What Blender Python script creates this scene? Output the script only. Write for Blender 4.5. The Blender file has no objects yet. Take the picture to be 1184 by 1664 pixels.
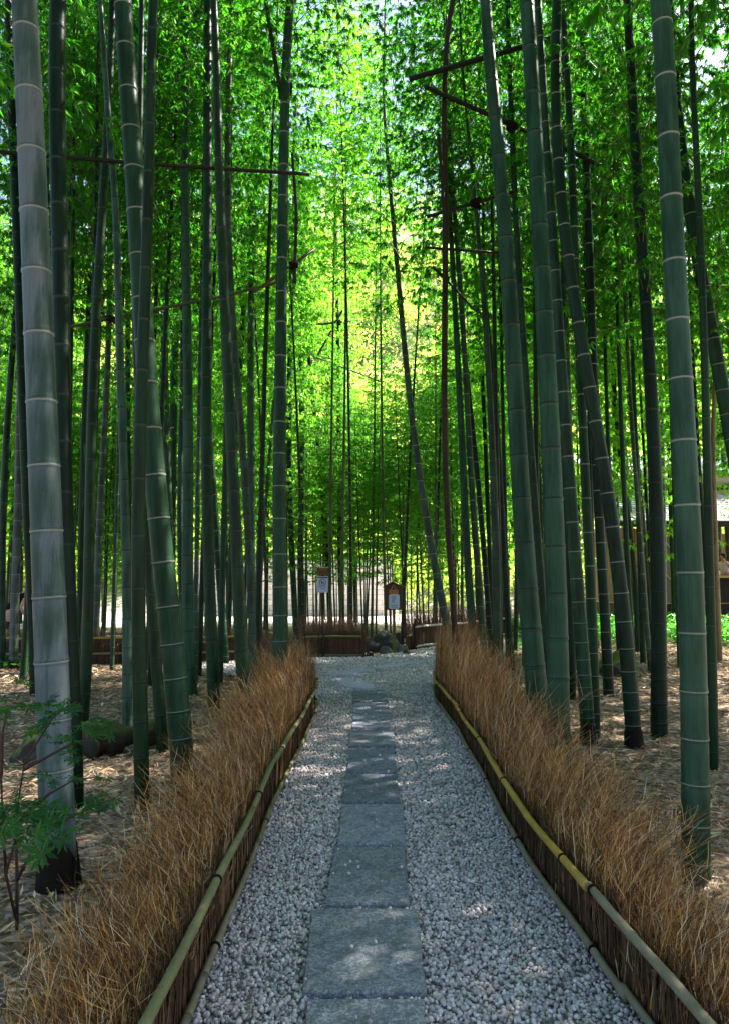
import bpy, bmesh, math, random
import numpy as np
from mathutils import Vector, Matrix, Quaternion, noise as mnoise

random.seed(7)
RS = np.random.RandomState(11)
scene = bpy.context.scene
COL = scene.collection

# ------------------------------------------------------------------ camera geometry
F = 1200.0
CX, CY = 592.0, 832.0
TH = math.atan(118.0 / F)
CAMZ = 1.6

def ray(px, py):
    dx = (px - CX) / F
    dy = (CY - py) / F
    return np.array([dx, math.cos(TH) - dy * math.sin(TH), math.sin(TH) + dy * math.cos(TH)])

def at(px, py, Y):
    d = ray(px, py)
    t = Y / d[1]
    return np.array([d[0] * t, Y, CAMZ + d[2] * t])

def ground(px, py, z=0.0):
    d = ray(px, py)
    t = (z - CAMZ) / d[2]
    return np.array([d[0] * t, d[1] * t, z])

# ------------------------------------------------------------------ helpers
def tag(o, label=None, cat=None, group=None, kind=None):
    if label: o['label'] = label
    if cat: o['category'] = cat
    if group: o['group'] = group
    if kind: o['kind'] = kind
    return o

def empty(name, loc, label, cat, group=None, rot=(0, 0, 0)):
    o = bpy.data.objects.new(name, None)
    o.empty_display_size = 0.2
    COL.objects.link(o)
    o.location = tuple(float(v) for v in loc)
    o.rotation_euler = rot
    return tag(o, label, cat, group)

def link(name, me, mat=None, parent=None, loc=(0, 0, 0)):
    o = bpy.data.objects.new(name, me)
    COL.objects.link(o)
    if mat is not None and len(me.materials) == 0:
        me.materials.append(mat)
    o.location = tuple(float(v) for v in loc)
    if parent is not None:
        o.parent = parent
    return o

def np_mesh(name, V, Fq, smooth=False, uv=None, mat=None):
    """V (n,3), Fq (m,k) faces of one size; fast build"""
    me = bpy.data.meshes.new(name)
    V = np.asarray(V, np.float32); Fq = np.asarray(Fq, np.int32)
    m, k = Fq.shape
    me.vertices.add(len(V)); me.vertices.foreach_set('co', V.ravel())
    me.loops.add(m * k); me.loops.foreach_set('vertex_index', Fq.ravel())
    me.polygons.add(m)
    me.polygons.foreach_set('loop_start', np.arange(0, m * k, k, dtype=np.int32))
    try:
        me.polygons.foreach_set('loop_total', np.full(m, k, np.int32))
    except Exception:
        pass
    if uv is not None:
        l = me.uv_layers.new(name='UVMap')
        l.data.foreach_set('uv', np.asarray(uv, np.float32).ravel())
    me.update(calc_edges=True)
    if smooth:
        me.polygons.foreach_set('use_smooth', np.ones(m, bool))
    me.validate()
    if mat is not None:
        me.materials.append(mat)
    return me

class MB:
    """collects simple shapes into one mesh"""
    def __init__(s): s.bm = bmesh.new()
    def box(s, x0, x1, y0, y1, z0, z1, M=None, bevel=0.0):
        r = bmesh.ops.create_cube(s.bm, size=1.0)
        vs = r['verts']
        for v in vs:
            v.co = Vector(((x0 + x1) / 2 + v.co.x * (x1 - x0), (y0 + y1) / 2 + v.co.y * (y1 - y0), (z0 + z1) / 2 + v.co.z * (z1 - z0)))
        if bevel > 0:
            es = list({e for v in vs for e in v.link_edges})
            rb = bmesh.ops.bevel(s.bm, geom=es, offset=bevel, segments=1, affect='EDGES')
            vs = list({v for f in rb['faces'] for v in f.verts} | {v for v in vs if v.is_valid})
        if M is not None:
            for v in vs: v.co = M @ v.co
        return s
    def prism(s, poly, z0, z1, M=None):
        """poly list of (x,y) counterclockwise -> vertical prism; M applied after"""
        b = [s.bm.verts.new((p[0], p[1], z0)) for p in poly]
        t = [s.bm.verts.new((p[0], p[1], z1)) for p in poly]
        n = len(poly)
        s.bm.faces.new(t); s.bm.faces.new(b[::-1])
        for i in range(n):
            s.bm.faces.new((b[i], b[(i + 1) % n], t[(i + 1) % n], t[i]))
        if M is not None:
            for v in b + t: v.co = M @ v.co
        return s
    def tube(s, pts, rads, seg=8, caps=True):
        pts = [Vector(p) for p in pts]
        rings = []
        for i, p in enumerate(pts):
            a = pts[max(0, i - 1)]; c = pts[min(len(pts) - 1, i + 1)]
            t = (c - a)
            if t.length < 1e-9: t = Vector((0, 0, 1))
            t.normalize()
            ref = Vector((0, 0, 1)) if abs(t.z) < 0.9 else Vector((1, 0, 0))
            u = t.cross(ref).normalized(); w = t.cross(u).normalized()
            r = rads[i] if hasattr(rads, '__len__') else rads
            rings.append([s.bm.verts.new(p + (u * math.cos(2 * math.pi * k / seg) + w * math.sin(2 * math.pi * k / seg)) * r) for k in range(seg)])
        for a, b in zip(rings[:-1], rings[1:]):
            for k in range(seg):
                s.bm.faces.new((a[k], a[(k + 1) % seg], b[(k + 1) % seg], b[k]))
        if caps:
            s.bm.faces.new(rings[0][::-1]); s.bm.faces.new(rings[-1])
        return s
    def build(s, name, mat, parent=None, smooth=False, loc=(0, 0, 0)):
        bmesh.ops.recalc_face_normals(s.bm, faces=s.bm.faces[:])
        me = bpy.data.meshes.new(name); s.bm.to_mesh(me); s.bm.free()
        if smooth:
            me.polygons.foreach_set('use_smooth', np.ones(len(me.polygons), bool))
        return link(name, me, mat, parent, loc)

# ------------------------------------------------------------------ materials
def newmat(name):
    m = bpy.data.materials.new(name); m.use_nodes = True
    nt = m.node_tree
    for n in list(nt.nodes): nt.nodes.remove(n)
    out = nt.nodes.new('ShaderNodeOutputMaterial')
    return m, nt, out

class NT:
    def __init__(s, nt): s.nt = nt
    def n(s, t, **kw):
        nd = s.nt.nodes.new(t)
        for k, v in kw.items(): setattr(nd, k, v)
        return nd
    def l(s, a, b): s.nt.links.new(a, b)
    def val(s, sock, v): sock.default_value = v
    def math(s, op, a, b=None, c=None, clamp=False):
        nd = s.n('ShaderNodeMath', operation=op); nd.use_clamp = clamp
        for i, x in enumerate((a, b, c)):
            if x is None: continue
            if hasattr(x, 'is_linked'): s.l(x, nd.inputs[i])
            else: nd.inputs[i].default_value = x
        return nd.outputs[0]
    def mix(s, fac, a, b, mode='MIX'):
        nd = s.n('ShaderNodeMix', data_type='RGBA', blend_type=mode)
        for sock, x in ((nd.inputs[0], fac), (nd.inputs[6], a), (nd.inputs[7], b)):
            if hasattr(x, 'is_linked'): s.l(x, sock)
            else: sock.default_value = x if not isinstance(x, tuple) or len(x) == 4 else (*x, 1)
        return nd.outputs[2]
    def noise(s, scale, detail=3, rough=0.55, vec=None, dim='3D'):
        nd = s.n('ShaderNodeTexNoise', noise_dimensions=dim)
        nd.inputs['Scale'].default_value = scale; nd.inputs['Detail'].default_value = detail
        nd.inputs['Roughness'].default_value = rough
        if vec is not None: s.l(vec, nd.inputs['Vector'])
        return nd.outputs[0]
    def ramp(s, fac, stops):
        nd = s.n('ShaderNodeValToRGB')
        e = nd.color_ramp.elements
        while len(e) < len(stops): e.new(0.5)
        for el, (p, c) in zip(e, stops):
            el.position = p; el.color = c if len(c) == 4 else (*c, 1)
        s.l(fac, nd.inputs[0]); return nd.outputs[0]
    def smooth(s, x, a, b):
        nd = s.n('ShaderNodeMapRange', interpolation_type='SMOOTHSTEP')
        s.l(x, nd.inputs[0]); nd.inputs[1].default_value = a; nd.inputs[2].default_value = b
        return nd.outputs[0]
    def coord(s, kind='Object', scale=(1, 1, 1)):
        tc = s.n('ShaderNodeTexCoord'); mp = s.n('ShaderNodeMapping')
        mp.inputs['Scale'].default_value = scale
        s.l(tc.outputs[kind], mp.inputs[0]); return mp.outputs[0]
    def pbsdf(s, out, color, rough=0.7, spec=0.3, bump=None, bstr=0.3, bdist=0.01, coat=None):
        b = s.n('ShaderNodeBsdfPrincipled')
        if hasattr(color, 'is_linked'): s.l(color, b.inputs['Base Color'])
        else: b.inputs['Base Color'].default_value = (*color, 1)
        if hasattr(rough, 'is_linked'): s.l(rough, b.inputs['Roughness'])
        else: b.inputs['Roughness'].default_value = rough
        b.inputs['Specular IOR Level'].default_value = spec
        if bump is not None:
            bp = s.n('ShaderNodeBump'); bp.inputs['Strength'].default_value = bstr; bp.inputs['Distance'].default_value = bdist
            s.l(bump, bp.inputs['Height']); s.l(bp.outputs[0], b.inputs['Normal'])
        s.l(b.outputs[0], out.inputs[0]); return b

def simple(name, color, rough=0.7, spec=0.3, nscale=30, namt=0.35, bstr=0.2, scale=(1, 1, 1), bdist=0.005):
    m, nt, out = newmat(name); g = NT(nt)
    v = g.coord('Object', scale)
    nz = g.noise(nscale, 4, 0.6, v)
    f = g.math('MULTIPLY_ADD', nz, 2 * namt, 1 - namt)
    col = g.mix(1.0, (*color, 1), f, 'MULTIPLY')
    g.pbsdf(out, col, rough, spec, nz, bstr, bdist)
    return m

def culm_material(name, white_ring):
    m, nt, out = newmat(name); g = NT(nt)
    oi = g.n('ShaderNodeObjectInfo')
    uvn = g.n('ShaderNodeUVMap'); sp = g.n('ShaderNodeSeparateXYZ'); g.l(uvn.outputs[0], sp.inputs[0])
    v = sp.outputs[1]
    geo = g.n('ShaderNodeTexCoord')
    mp = g.n('ShaderNodeMapping'); mp.inputs['Scale'].default_value = (9, 9, 1.3); g.l(geo.outputs['Object'], mp.inputs[0])
    mp2 = g.n('ShaderNodeMapping'); mp2.inputs['Scale'].default_value = (120, 120, 4); g.l(geo.outputs['Object'], mp2.inputs[0])
    blot = g.noise(1.0, 5, 0.65, mp.outputs[0])
    streak = g.noise(1.0, 3, 0.6, mp2.outputs[0])
    fine = g.noise(160, 2, 0.6, geo.outputs['Object'])
    col = oi.outputs['Color']
    # patches of white bloom / lichen and darker algae
    dark = g.mix(1.0, col, (0.42, 0.46, 0.36, 1), 'MULTIPLY')
    col1 = g.mix(g.smooth(blot, 0.42, 0.68), col, dark)
    bl = g.math('MULTIPLY', oi.outputs['Alpha'], g.math('MULTIPLY_ADD', g.smooth(blot, 0.36, 0.60), -0.72, 1.0))
    bl = g.math('MULTIPLY', bl, g.math('MULTIPLY_ADD', streak, 0.5, 0.7), clamp=True)
    # bloom is heavier under each node
    under = g.smooth(v, 0.55, 1.0)
    bl = g.math('ADD', bl, g.math('MULTIPLY', g.math('MULTIPLY', under, oi.outputs['Alpha']), 0.35), clamp=True)
    bcol = g.mix(g.smooth(oi.outputs['Alpha'], 0.25, 0.95), (0.050, 0.110, 0.068, 1), (0.118, 0.138, 0.150, 1))
    col2 = g.mix(bl, col1, bcol)
    col3 = g.mix(1.0, col2, g.math('MULTIPLY_ADD', streak, 0.5, 0.75), 'MULTIPLY')
    col3 = g.mix(1.0, col3, g.math('MULTIPLY_ADD', fine, 0.5, 0.75), 'MULTIPLY')
    lich = g.math('MULTIPLY', g.smooth(g.noise(28, 4, 0.7, geo.outputs['Object']), 0.66, 0.74), 0.35)
    col3 = g.mix(lich, col3, (0.07, 0.09, 0.06, 1))
    line = g.math('ADD', g.smooth(v, 0.035, 0.008), g.smooth(v, 0.988, 0.998), clamp=True)
    if white_ring:
        band = g.math('MULTIPLY', g.smooth(v, 0.958, 0.982), g.math('MULTIPLY_ADD', fine, 1.2, 0.1), clamp=True)
        band = g.math('MULTIPLY', band, 0.95)
        col4 = g.mix(band, col3, (0.32, 0.34, 0.29, 1))
        col4 = g.mix(g.math('MULTIPLY', line, 0.6), col4, (0.05, 0.045, 0.03, 1))
    else:
        band = g.math('MULTIPLY', g.smooth(v, 0.93, 0.975), 0.22)
        col4 = g.mix(band, col3, (0.10, 0.12, 0.10, 1))
        col4 = g.mix(g.math('MULTIPLY', line, 0.95), col4, (0.012, 0.012, 0.01, 1))
    g.pbsdf(out, col4, 0.42, 0.15, streak, 0.12, 0.002)
    return m

def leaf_material(name, refl, trans, var=0.35, tfac=0.5, warm=(0.5, 0.42, 0.05)):
    m, nt, out = newmat(name); g = NT(nt)
    geo = g.n('ShaderNodeNewGeometry'); r = geo.outputs['Random Per Island']
    oi = g.n('ShaderNodeObjectInfo')
    f = g.math('MULTIPLY_ADD', r, 2 * var, 1 - var)
    f = g.math('MULTIPLY', f, g.math('MULTIPLY_ADD', oi.outputs['Random'], 0.4, 0.8))
    cr = g.mix(1.0, (*refl, 1), f, 'MULTIPLY')
    yel = g.smooth(r, 0.80, 1.0)
    ct = g.mix(g.math('MULTIPLY', yel, 0.35), (*trans, 1), (*warm, 1))
    ct = g.mix(1.0, ct, f, 'MULTIPLY')
    d = g.n('ShaderNodeBsdfDiffuse'); g.l(cr, d.inputs[0])
    t = g.n('ShaderNodeBsdfTranslucent'); g.l(ct, t.inputs[0])
    gl = g.n('ShaderNodeBsdfGlossy'); gl.inputs['Roughness'].default_value = 0.4; gl.inputs[0].default_value = (0.6, 0.65, 0.6, 1)
    mx = g.n('ShaderNodeMixShader'); mx.inputs[0].default_value = tfac
    g.l(d.outputs[0], mx.inputs[1]); g.l(t.outputs[0], mx.inputs[2])
    m2 = g.n('ShaderNodeMixShader'); m2.inputs[0].default_value = 0.035
    g.l(mx.outputs[0], m2.inputs[1]); g.l(gl.outputs[0], m2.inputs[2])
    g.l(m2.outputs[0], out.inputs[0])
    return m

def island_material(name, stops, rough=0.8, spec=0.2, nscale=0, bstr=0.0, oblique=False):
    m, nt, out = newmat(name); g = NT(nt)
    geo = g.n('ShaderNodeNewGeometry')
    col = g.ramp(geo.outputs['Random Per Island'], stops)
    nz = None
    if nscale:
        nz = g.noise(nscale, 3, 0.6, g.coord('Object'))
        col = g.mix(1.0, col, g.math('MULTIPLY_ADD', nz, 0.7, 0.65), 'MULTIPLY')
    g.pbsdf(out, col, rough, spec, nz, bstr, 0.004)
    return m

M = {}
M['culm_w'] = culm_material('bamboo_culm_pale_rings', True)
M['culm_d'] = culm_material('bamboo_culm_dark_rings', False)
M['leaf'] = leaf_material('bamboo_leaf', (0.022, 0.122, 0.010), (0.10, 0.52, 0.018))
M['leaf_far'] = leaf_material('sunlit_bamboo_leaf', (0.075, 0.30, 0.02), (0.36, 0.90, 0.05), warm=(0.80, 0.82, 0.10))  # same leaf in a brighter tint, sunlight painted into the far crowns
M['leaf_mid'] = leaf_material('shaded_bamboo_leaf', (0.045, 0.19, 0.018), (0.18, 0.60, 0.035))  # far leaf tint darkened, shade painted into the short crowns
M['wood_leaf'] = leaf_material('woodland_leaf', (0.30, 0.44, 0.07), (0.85, 0.98, 0.20), 0.35)
M['cover_leaf'] = leaf_material('ground_cover_leaf', (0.08, 0.30, 0.03), (0.16, 0.60, 0.05))
M['maple_leaf'] = leaf_material('maple_leaf', (0.018, 0.105, 0.010), (0.05, 0.28, 0.018))
M['twiglet'] = simple('bamboo_twig', (0.07, 0.09, 0.03), 0.7)
M['brush'] = island_material('dry_brushwood', [(0.0, (0.05, 0.025, 0.015)), (0.3, (0.13, 0.058, 0.024)), (0.60, (0.42, 0.180, 0.048)), (0.86, (0.68, 0.355, 0.105)), (1.0, (0.66, 0.54, 0.38))])
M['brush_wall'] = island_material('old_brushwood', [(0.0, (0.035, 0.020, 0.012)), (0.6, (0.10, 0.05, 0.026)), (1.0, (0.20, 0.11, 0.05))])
M['brush_far'] = island_material('purplish_brushwood', [(0.0, (0.07, 0.035, 0.025)), (0.6, (0.20, 0.10, 0.065)), (1.0, (0.32, 0.18, 0.12))])
M['rail_green'] = simple('rail_green_bamboo', (0.165, 0.155, 0.068), 0.65, 0.25, 14, 0.3, 0.1)
M['rail_yellow'] = simple('rail_yellow_bamboo', (0.38, 0.235, 0.045), 0.62, 0.25, 9, 0.4, 0.1)
M['rail_grey'] = simple('rail_weathered_bamboo', (0.22, 0.18, 0.115), 0.7, 0.3, 14, 0.4, 0.2)
M['rail_pale'] = simple('rail_bleached_bamboo', (0.42, 0.38, 0.33), 0.6, 0.3, 14, 0.3, 0.1)
M['twine'] = simple('black_palm_twine', (0.012, 0.010, 0.009), 0.9, 0.1, 90, 0.4, 0.5)
M['post_dark'] = simple('charred_post', (0.045, 0.028, 0.020), 0.85, 0.2, 40, 0.4, 0.3, (1, 1, 0.1))
M['sheath'] = simple('culm_sheath', (0.014, 0.009, 0.006), 0.9, 0.15, 60, 0.5, 0.4, (1, 1, 0.15))
M['pole_dark'] = simple('old_dark_bamboo_pole', (0.014, 0.011, 0.007), 0.6, 0.3, 12, 0.45, 0.2)
M['pole_olive'] = simple('old_olive_bamboo_pole', (0.06, 0.055, 0.022), 0.6, 0.3, 12, 0.4, 0.2)
M['sign_wood'] = simple('sign_wood', (0.10, 0.050, 0.028), 0.8, 0.2, 26, 0.35, 0.3, (1, 1, 0.12))
M['sign_post'] = simple('sign_post_wood', (0.13, 0.085, 0.045), 0.8, 0.2, 26, 0.35, 0.3, (1, 1, 0.12))
M['mossy_wood'] = simple('mossy_post_foot', (0.17, 0.16, 0.035), 0.9, 0.1, 40, 0.4, 0.4)
M['plaque'] = simple('orange_plaque', (0.52, 0.17, 0.030), 0.6, 0.3, 40, 0.2, 0.1)
M['paper'] = simple('white_notice', (0.50, 0.53, 0.66), 0.5, 0.4, 20, 0.06, 0.0)
M['ink'] = simple('ink', (0.02, 0.02, 0.035), 0.6, 0.2, 20, 0.1, 0.0)
M['ink_red'] = simple('dark_red_band', (0.10, 0.03, 0.03), 0.6, 0.2, 20, 0.1, 0.0)
M['brown_board'] = simple('brown_board', (0.17, 0.075, 0.02), 0.7, 0.3, 30, 0.4, 0.2, (0.2, 1, 1))
M['string'] = simple('string', (0.5, 0.45, 0.38), 0.8)
M['skin'] = simple('skin', (0.50, 0.26, 0.18), 0.55, 0.4, 20, 0.08, 0.05)
M['hair'] = simple('dark_hair', (0.015, 0.010, 0.008), 0.5, 0.4, 80, 0.3, 0.3)
M['black_cloth'] = simple('black_cloth', (0.010, 0.010, 0.012), 0.9, 0.1, 50, 0.2, 0.2)
M['white_cloth'] = simple('white_cloth', (0.62, 0.60, 0.62), 0.9, 0.1, 50, 0.1, 0.2)
M['shoe'] = simple('shoe', (0.06, 0.05, 0.05), 0.7)

def rock_material(name, base, moss, mossfac):
    m, nt, out = newmat(name); g = NT(nt)
    v = g.coord('Object')
    nz = g.noise(6, 6, 0.65, v); fine = g.noise(40, 4, 0.7, v)
    col = g.mix(1.0, (*base, 1), g.math('MULTIPLY_ADD', nz, 1.2, 0.4), 'MULTIPLY')
    geo = g.n('ShaderNodeNewGeometry'); sp = g.n('ShaderNodeSeparateXYZ'); g.l(geo.outputs['Normal'], sp.inputs[0])
    mf = g.math('MULTIPLY', g.smooth(g.math('ADD', sp.outputs[2], g.math('MULTIPLY', nz, 0.8)), 0.7, 1.15), mossfac)
    mc = g.mix(1.0, (*moss, 1), g.math('MULTIPLY_ADD', fine, 1.2, 0.4), 'MULTIPLY')
    col = g.mix(mf, col, mc)
    g.pbsdf(out, col, 0.8, 0.3, fine, 0.6, 0.02)
    return m
M['rock_dark'] = rock_material('dark_rock', (0.050, 0.050, 0.058), (0.05, 0.065, 0.02), 0.15)
M['rock_moss'] = rock_material('mossy_rock', (0.045, 0.035, 0.028), (0.12, 0.16, 0.02), 0.9)
M['rock_grey'] = rock_material('lichen_rock', (0.12, 0.13, 0.11), (0.09, 0.12, 0.04), 0.6)
M['log'] = rock_material('mossy_log', (0.028, 0.020, 0.014), (0.07, 0.085, 0.015), 0.7)

def slab_material():
    m, nt, out = newmat('granite_slab'); g = NT(nt)
    v = g.coord('Object'); oi = g.n('ShaderNodeObjectInfo')
    big = g.noise(2.2, 4, 0.6, v); grain = g.smooth(g.noise(75, 3, 0.8, v), 0.36, 0.64); mid = g.noise(14, 5, 0.7, v)
    col = g.ramp(big, [(0.3, (0.285, 0.275, 0.315)), (0.7, (0.39, 0.36, 0.44))])
    col = g.mix(1.0, col, g.math('MULTIPLY_ADD', grain, 0.85, 0.58), 'MULTIPLY')
    col = g.mix(g.math('MULTIPLY', g.smooth(mid, 0.48, 0.62), 0.55), col, (0.15, 0.16, 0.155, 1))
    col = g.mix(g.math('MULTIPLY', g.smooth(g.noise(5, 6, 0.75, v), 0.58, 0.70), 0.5), col, (0.43, 0.41, 0.46, 1))
    col = g.mix(1.0, col, g.math('MULTIPLY_ADD', oi.outputs['Random'], 0.35, 0.82), 'MULTIPLY')
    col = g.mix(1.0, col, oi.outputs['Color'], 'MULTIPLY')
    g.pbsdf(out, col, 0.82, 0.25, g.math('ADD', grain, g.math('MULTIPLY', mid, 1.5)), 0.9, 0.004)
    return m
M['slab'] = slab_material()
M['pebble'] = island_material('crushed_gravel', [(0.0, (0.30, 0.25, 0.245)), (0.25, (0.43, 0.365, 0.355)), (0.75, (0.60, 0.51, 0.495)), (1.0, (0.78, 0.69, 0.67))], 0.75, 0.3, 60, 0.2)
M['litter'] = island_material('leaf_litter', [(0.0, (0.09, 0.054, 0.030)), (0.35, (0.30, 0.190, 0.10)), (0.75, (0.50, 0.35, 0.20)), (1.0, (0.68, 0.54, 0.37))], 0.8, 0.2)

def ground_material():
    m, nt, out = newmat('litter_soil'); g = NT(nt)
    v = g.coord('Object', (1, 1, 1))
    vo = g.n('ShaderNodeTexVoronoi'); vo.inputs['Scale'].default_value = 26; g.l(v, vo.inputs['Vector'])
    v2 = g.n('ShaderNodeTexVoronoi'); v2.inputs['Scale'].default_value = 11; g.l(v, v2.inputs['Vector'])
    sp = g.n('ShaderNodeSeparateColor'); g.l(vo.outputs['Color'], sp.inputs[0])
    big = g.noise(0.35, 4, 0.6, v)
    col = g.ramp(sp.outputs[0], [(0.0, (0.09, 0.055, 0.035)), (0.5, (0.22, 0.15, 0.10)), (1.0, (0.42, 0.33, 0.26))])
    col = g.mix(1.0, col, g.math('MULTIPLY_ADD', g.noise(5, 4, 0.7, v), 0.9, 0.5), 'MULTIPLY')
    # farther open yard is pale gravel
    geo = g.n('ShaderNodeNewGeometry'); s2 = g.n('ShaderNodeSeparateXYZ'); g.l(geo.outputs['Position'], s2.inputs[0])
    far = g.smooth(g.math('ADD', s2.outputs[1], g.math('MULTIPLY', big, 6.0)), 26, 34)
    hillf = g.smooth(s2.outputs[1], 44, 48)
    pale = g.mix(1.0, (0.52, 0.45, 0.43, 1), g.math('MULTIPLY_ADD', sp.outputs[1], 0.5, 0.7), 'MULTIPLY')
    col = g.mix(far, col, pale)
    col = g.mix(hillf, col, (0.06, 0.10, 0.025, 1))
    g.pbsdf(out, col, 0.9, 0.15, sp.outputs[2], 0.7, 0.03)
    return m
M['ground'] = ground_material()

def path_material():
    m, nt, out = newmat('gravel_bed'); g = NT(nt)
    v = g.coord('Object')
    vo = g.n('ShaderNodeTexVoronoi'); vo.inputs['Scale'].default_value = 42; g.l(v, vo.inputs['Vector'])
    sp = g.n('ShaderNodeSeparateColor'); g.l(vo.outputs['Color'], sp.inputs[0])
    col = g.ramp(sp.outputs[0], [(0.0, (0.26, 0.22, 0.215)), (0.5, (0.48, 0.41, 0.40)), (1.0, (0.70, 0.61, 0.59))])
    edge = g.smooth(vo.outputs['Distance'], 0.25, 0.6)
    col = g.mix(g.math('MULTIPLY', edge, 0.7), col, (0.05, 0.045, 0.045, 1))
    h = g.math('SUBTRACT', 1.0, vo.outputs['Distance'])
    g.pbsdf(out, col, 0.85, 0.2, h, 0.9, 0.02)
    return m
M['path'] = path_material()

# ------------------------------------------------------------------ ground, path
HILL_Y = 44.0
def terrain_z(x, y):
    h = 0.0
    if y > HILL_Y:
        d = y - HILL_Y
        h = 1.0 * d * (1 - math.exp(-d / 7.0))
        h = min(h, 44 + 0.05 * d) * (0.86 + 0.14 * math.sin(x * 0.045 + 1.9))
    ax = max(0.0, (-1.5 - x)) if x < 0 else max(0.0, x - 2.2)
    k = min(1.0, ax / 2.0)
    b = 0.05 * k * (mnoise.noise(Vector((x * 0.35, y * 0.35, 0.3))) + 0.5 * mnoise.noise(Vector((x * 1.1, y * 1.1, 4.3))))
    return h + b - (0.0 if ax > 0 else 0.0)

def build_ground():
    xs = np.unique(np.concatenate([np.linspace(-14, 14, 113), np.linspace(-120, -14, 28), np.linspace(14, 120, 28)]))
    ys = np.unique(np.concatenate([np.linspace(-4, 26, 121), np.linspace(-60, -4, 12), np.linspace(26, 44, 24), np.linspace(44, 140, 60)]))
    V = np.array([(x, y, terrain_z(x, y)) for y in ys for x in xs])
    nx = len(xs)
    fs = [(j * nx + i, j * nx + i + 1, (j + 1) * nx + i + 1, (j + 1) * nx + i) for j in range(len(ys) - 1) for i in range(nx - 1)]
    me = np_mesh('ground', V, fs, smooth=True, mat=M['ground'])
    o = link('ground', me); tag(o, kind='structure'); return o
build_ground()

PATH_L = [(-0.70, -1.0), (-0.70, 9.6), (-1.1, 11.4), (-3.0, 14.2), (-12.0, 15.6), (-12.0, 19.0), (-2.2, 18.2), (-1.05, 16.4), (0.05, 16.4), (0.9, 17.6), (1.3, 18.4), (4.8, 23.8), (6.0, 23.0), (2.7, 16.0), (1.15, 12.4), (1.05, 9.0), (1.02, -1.0)]
def in_poly(x, y, poly):
    c = False; n = len(poly); j = n - 1
    for i in range(n):
        xi, yi = poly[i]; xj, yj = poly[j]
        if (yi > y) != (yj > y) and x < (xj - xi) * (y - yi) / (yj - yi) + xi: c = not c
        j = i
    return c
def build_path():
    bm = bmesh.new()
    vs = [bm.verts.new((x, y, 0.008)) for x, y in PATH_L]
    f = bm.faces.new(vs)
    bmesh.ops.triangulate(bm, faces=[f])
    bmesh.ops.recalc_face_normals(bm, faces=bm.faces[:])
    me = bpy.data.meshes.new('gravel_path'); bm.to_mesh(me); bm.free()
    if me.polygons[0].normal.z < 0:
        me.flip_normals()
    o = link('gravel_path', me, M['path']); tag(o, kind='structure')
build_path()

# stepping slabs, corners traced on the ground plane (far-left, far-right, near-right, near-left)
SLABS = [
 ([(497, 1622), (690, 1622), (700, 1760), (490, 1760)], 'granite paving slab cut off by the bottom edge of the photo'),
 ([(506, 1475), (679, 1475), (694, 1611), (490, 1611)], 'largest granite paving slab, wide and square, second nearest of the row'),
 ([(543, 1375), (658, 1375), (666, 1467), (526, 1469)], 'granite paving slab with a pale sunlit patch, just beyond the widest slab'),
 ([(555, 1306), (655, 1306), (660, 1371), (548, 1371)], 'greenish granite paving slab, fourth nearest in the straight row'),
 ([(560, 1257), (645, 1257), (651, 1303), (555, 1303)], 'bluish granite paving slab, fifth nearest in the straight row'),
 ([(567, 1215), (640, 1215), (645, 1254), (563, 1254)], 'rough pitted bluish paving slab, sixth nearest in the straight row'),
 ([(568, 1185), (640, 1185), (643, 1212), (565, 1212)], 'paving slab in the middle of the path, seventh nearest in the row'),
 ([(573, 1160), (633, 1160), (636, 1182), (571, 1182)], 'narrow paving slab, third from the far end of the straight row'),
 ([(573, 1141), (630, 1141), (632, 1158), (572, 1158)], 'small paving slab, second from the far end of the straight row'),
 ([(572, 1122), (625, 1121), (629, 1139), (572, 1139)], 'last small square slab of the straight row before the bend'),
 ([(532, 1102), (584, 1101), (614, 1118), (566, 1117)], 'wedge shaped pale slab turned askew at the bend of the path'),
 ([(521, 1096), (574, 1086), (610, 1086), (563, 1098)], 'long thin pale slab crossing the path left of the second cross slab'),
 ([(607, 1083.5), (640, 1076), (674, 1077), (622, 1086)], 'long thin pale slab crossing the path behind the wedge shaped slab'),
 ([(652, 1075), (690, 1072), (694, 1075), (676, 1077)], 'short pale slab at the right brush fence end beyond the bend'),
]
slab_polys = []
def mk_slab(quad, label, tone=(1, 1, 1)):
    P = [ground(x, y, 0.046) * np.array([1, 1, 0]) for x, y in quad]
    c = sum(P) / 4
    e = tag(link('paving_slab', bpy.data.meshes.new('paving_slab')), label, 'paving slab', 'granite slabs set in the gravel path')
    bm = bmesh.new()
    # subdivided outline with slight wobble so edges are worn
    pts = []
    for i in range(4):
        a, b = P[i] - c, P[(i + 1) % 4] - c
        n = max(4, int(np.linalg.norm(b - a) / 0.04))
        for k in range(n):
            t = k / n
            p = a + (b - a) * t
            w = 0.009 if k else 0.022
            q = p * (1 - (w / max(np.linalg.norm(p), .1)) * random.random())
            pts.append(q)
    slab_polys.append([(p[0] + c[0], p[1] + c[1]) for p in pts])
    top = [bm.verts.new((p[0] * 0.985, p[1] * 0.985, 0.046 + random.uniform(-.0016, .0016))) for p in pts]
    mid = [bm.verts.new((p[0], p[1], 0.037)) for p in pts]
    bot = [bm.verts.new((p[0], p[1], -0.02)) for p in pts]
    n = len(pts)
    bm.faces.new(top)
    for A, B in ((mid, top), (bot, mid)):
        for i in range(n): bm.faces.new((A[i], A[(i + 1) % n], B[(i + 1) % n], B[i]))
    bmesh.ops.recalc_face_normals(bm, faces=bm.faces[:])
    bm.to_mesh(e.data); bm.free()
    e.data.materials.append(M['slab'])
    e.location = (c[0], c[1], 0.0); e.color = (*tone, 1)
    return e
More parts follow.
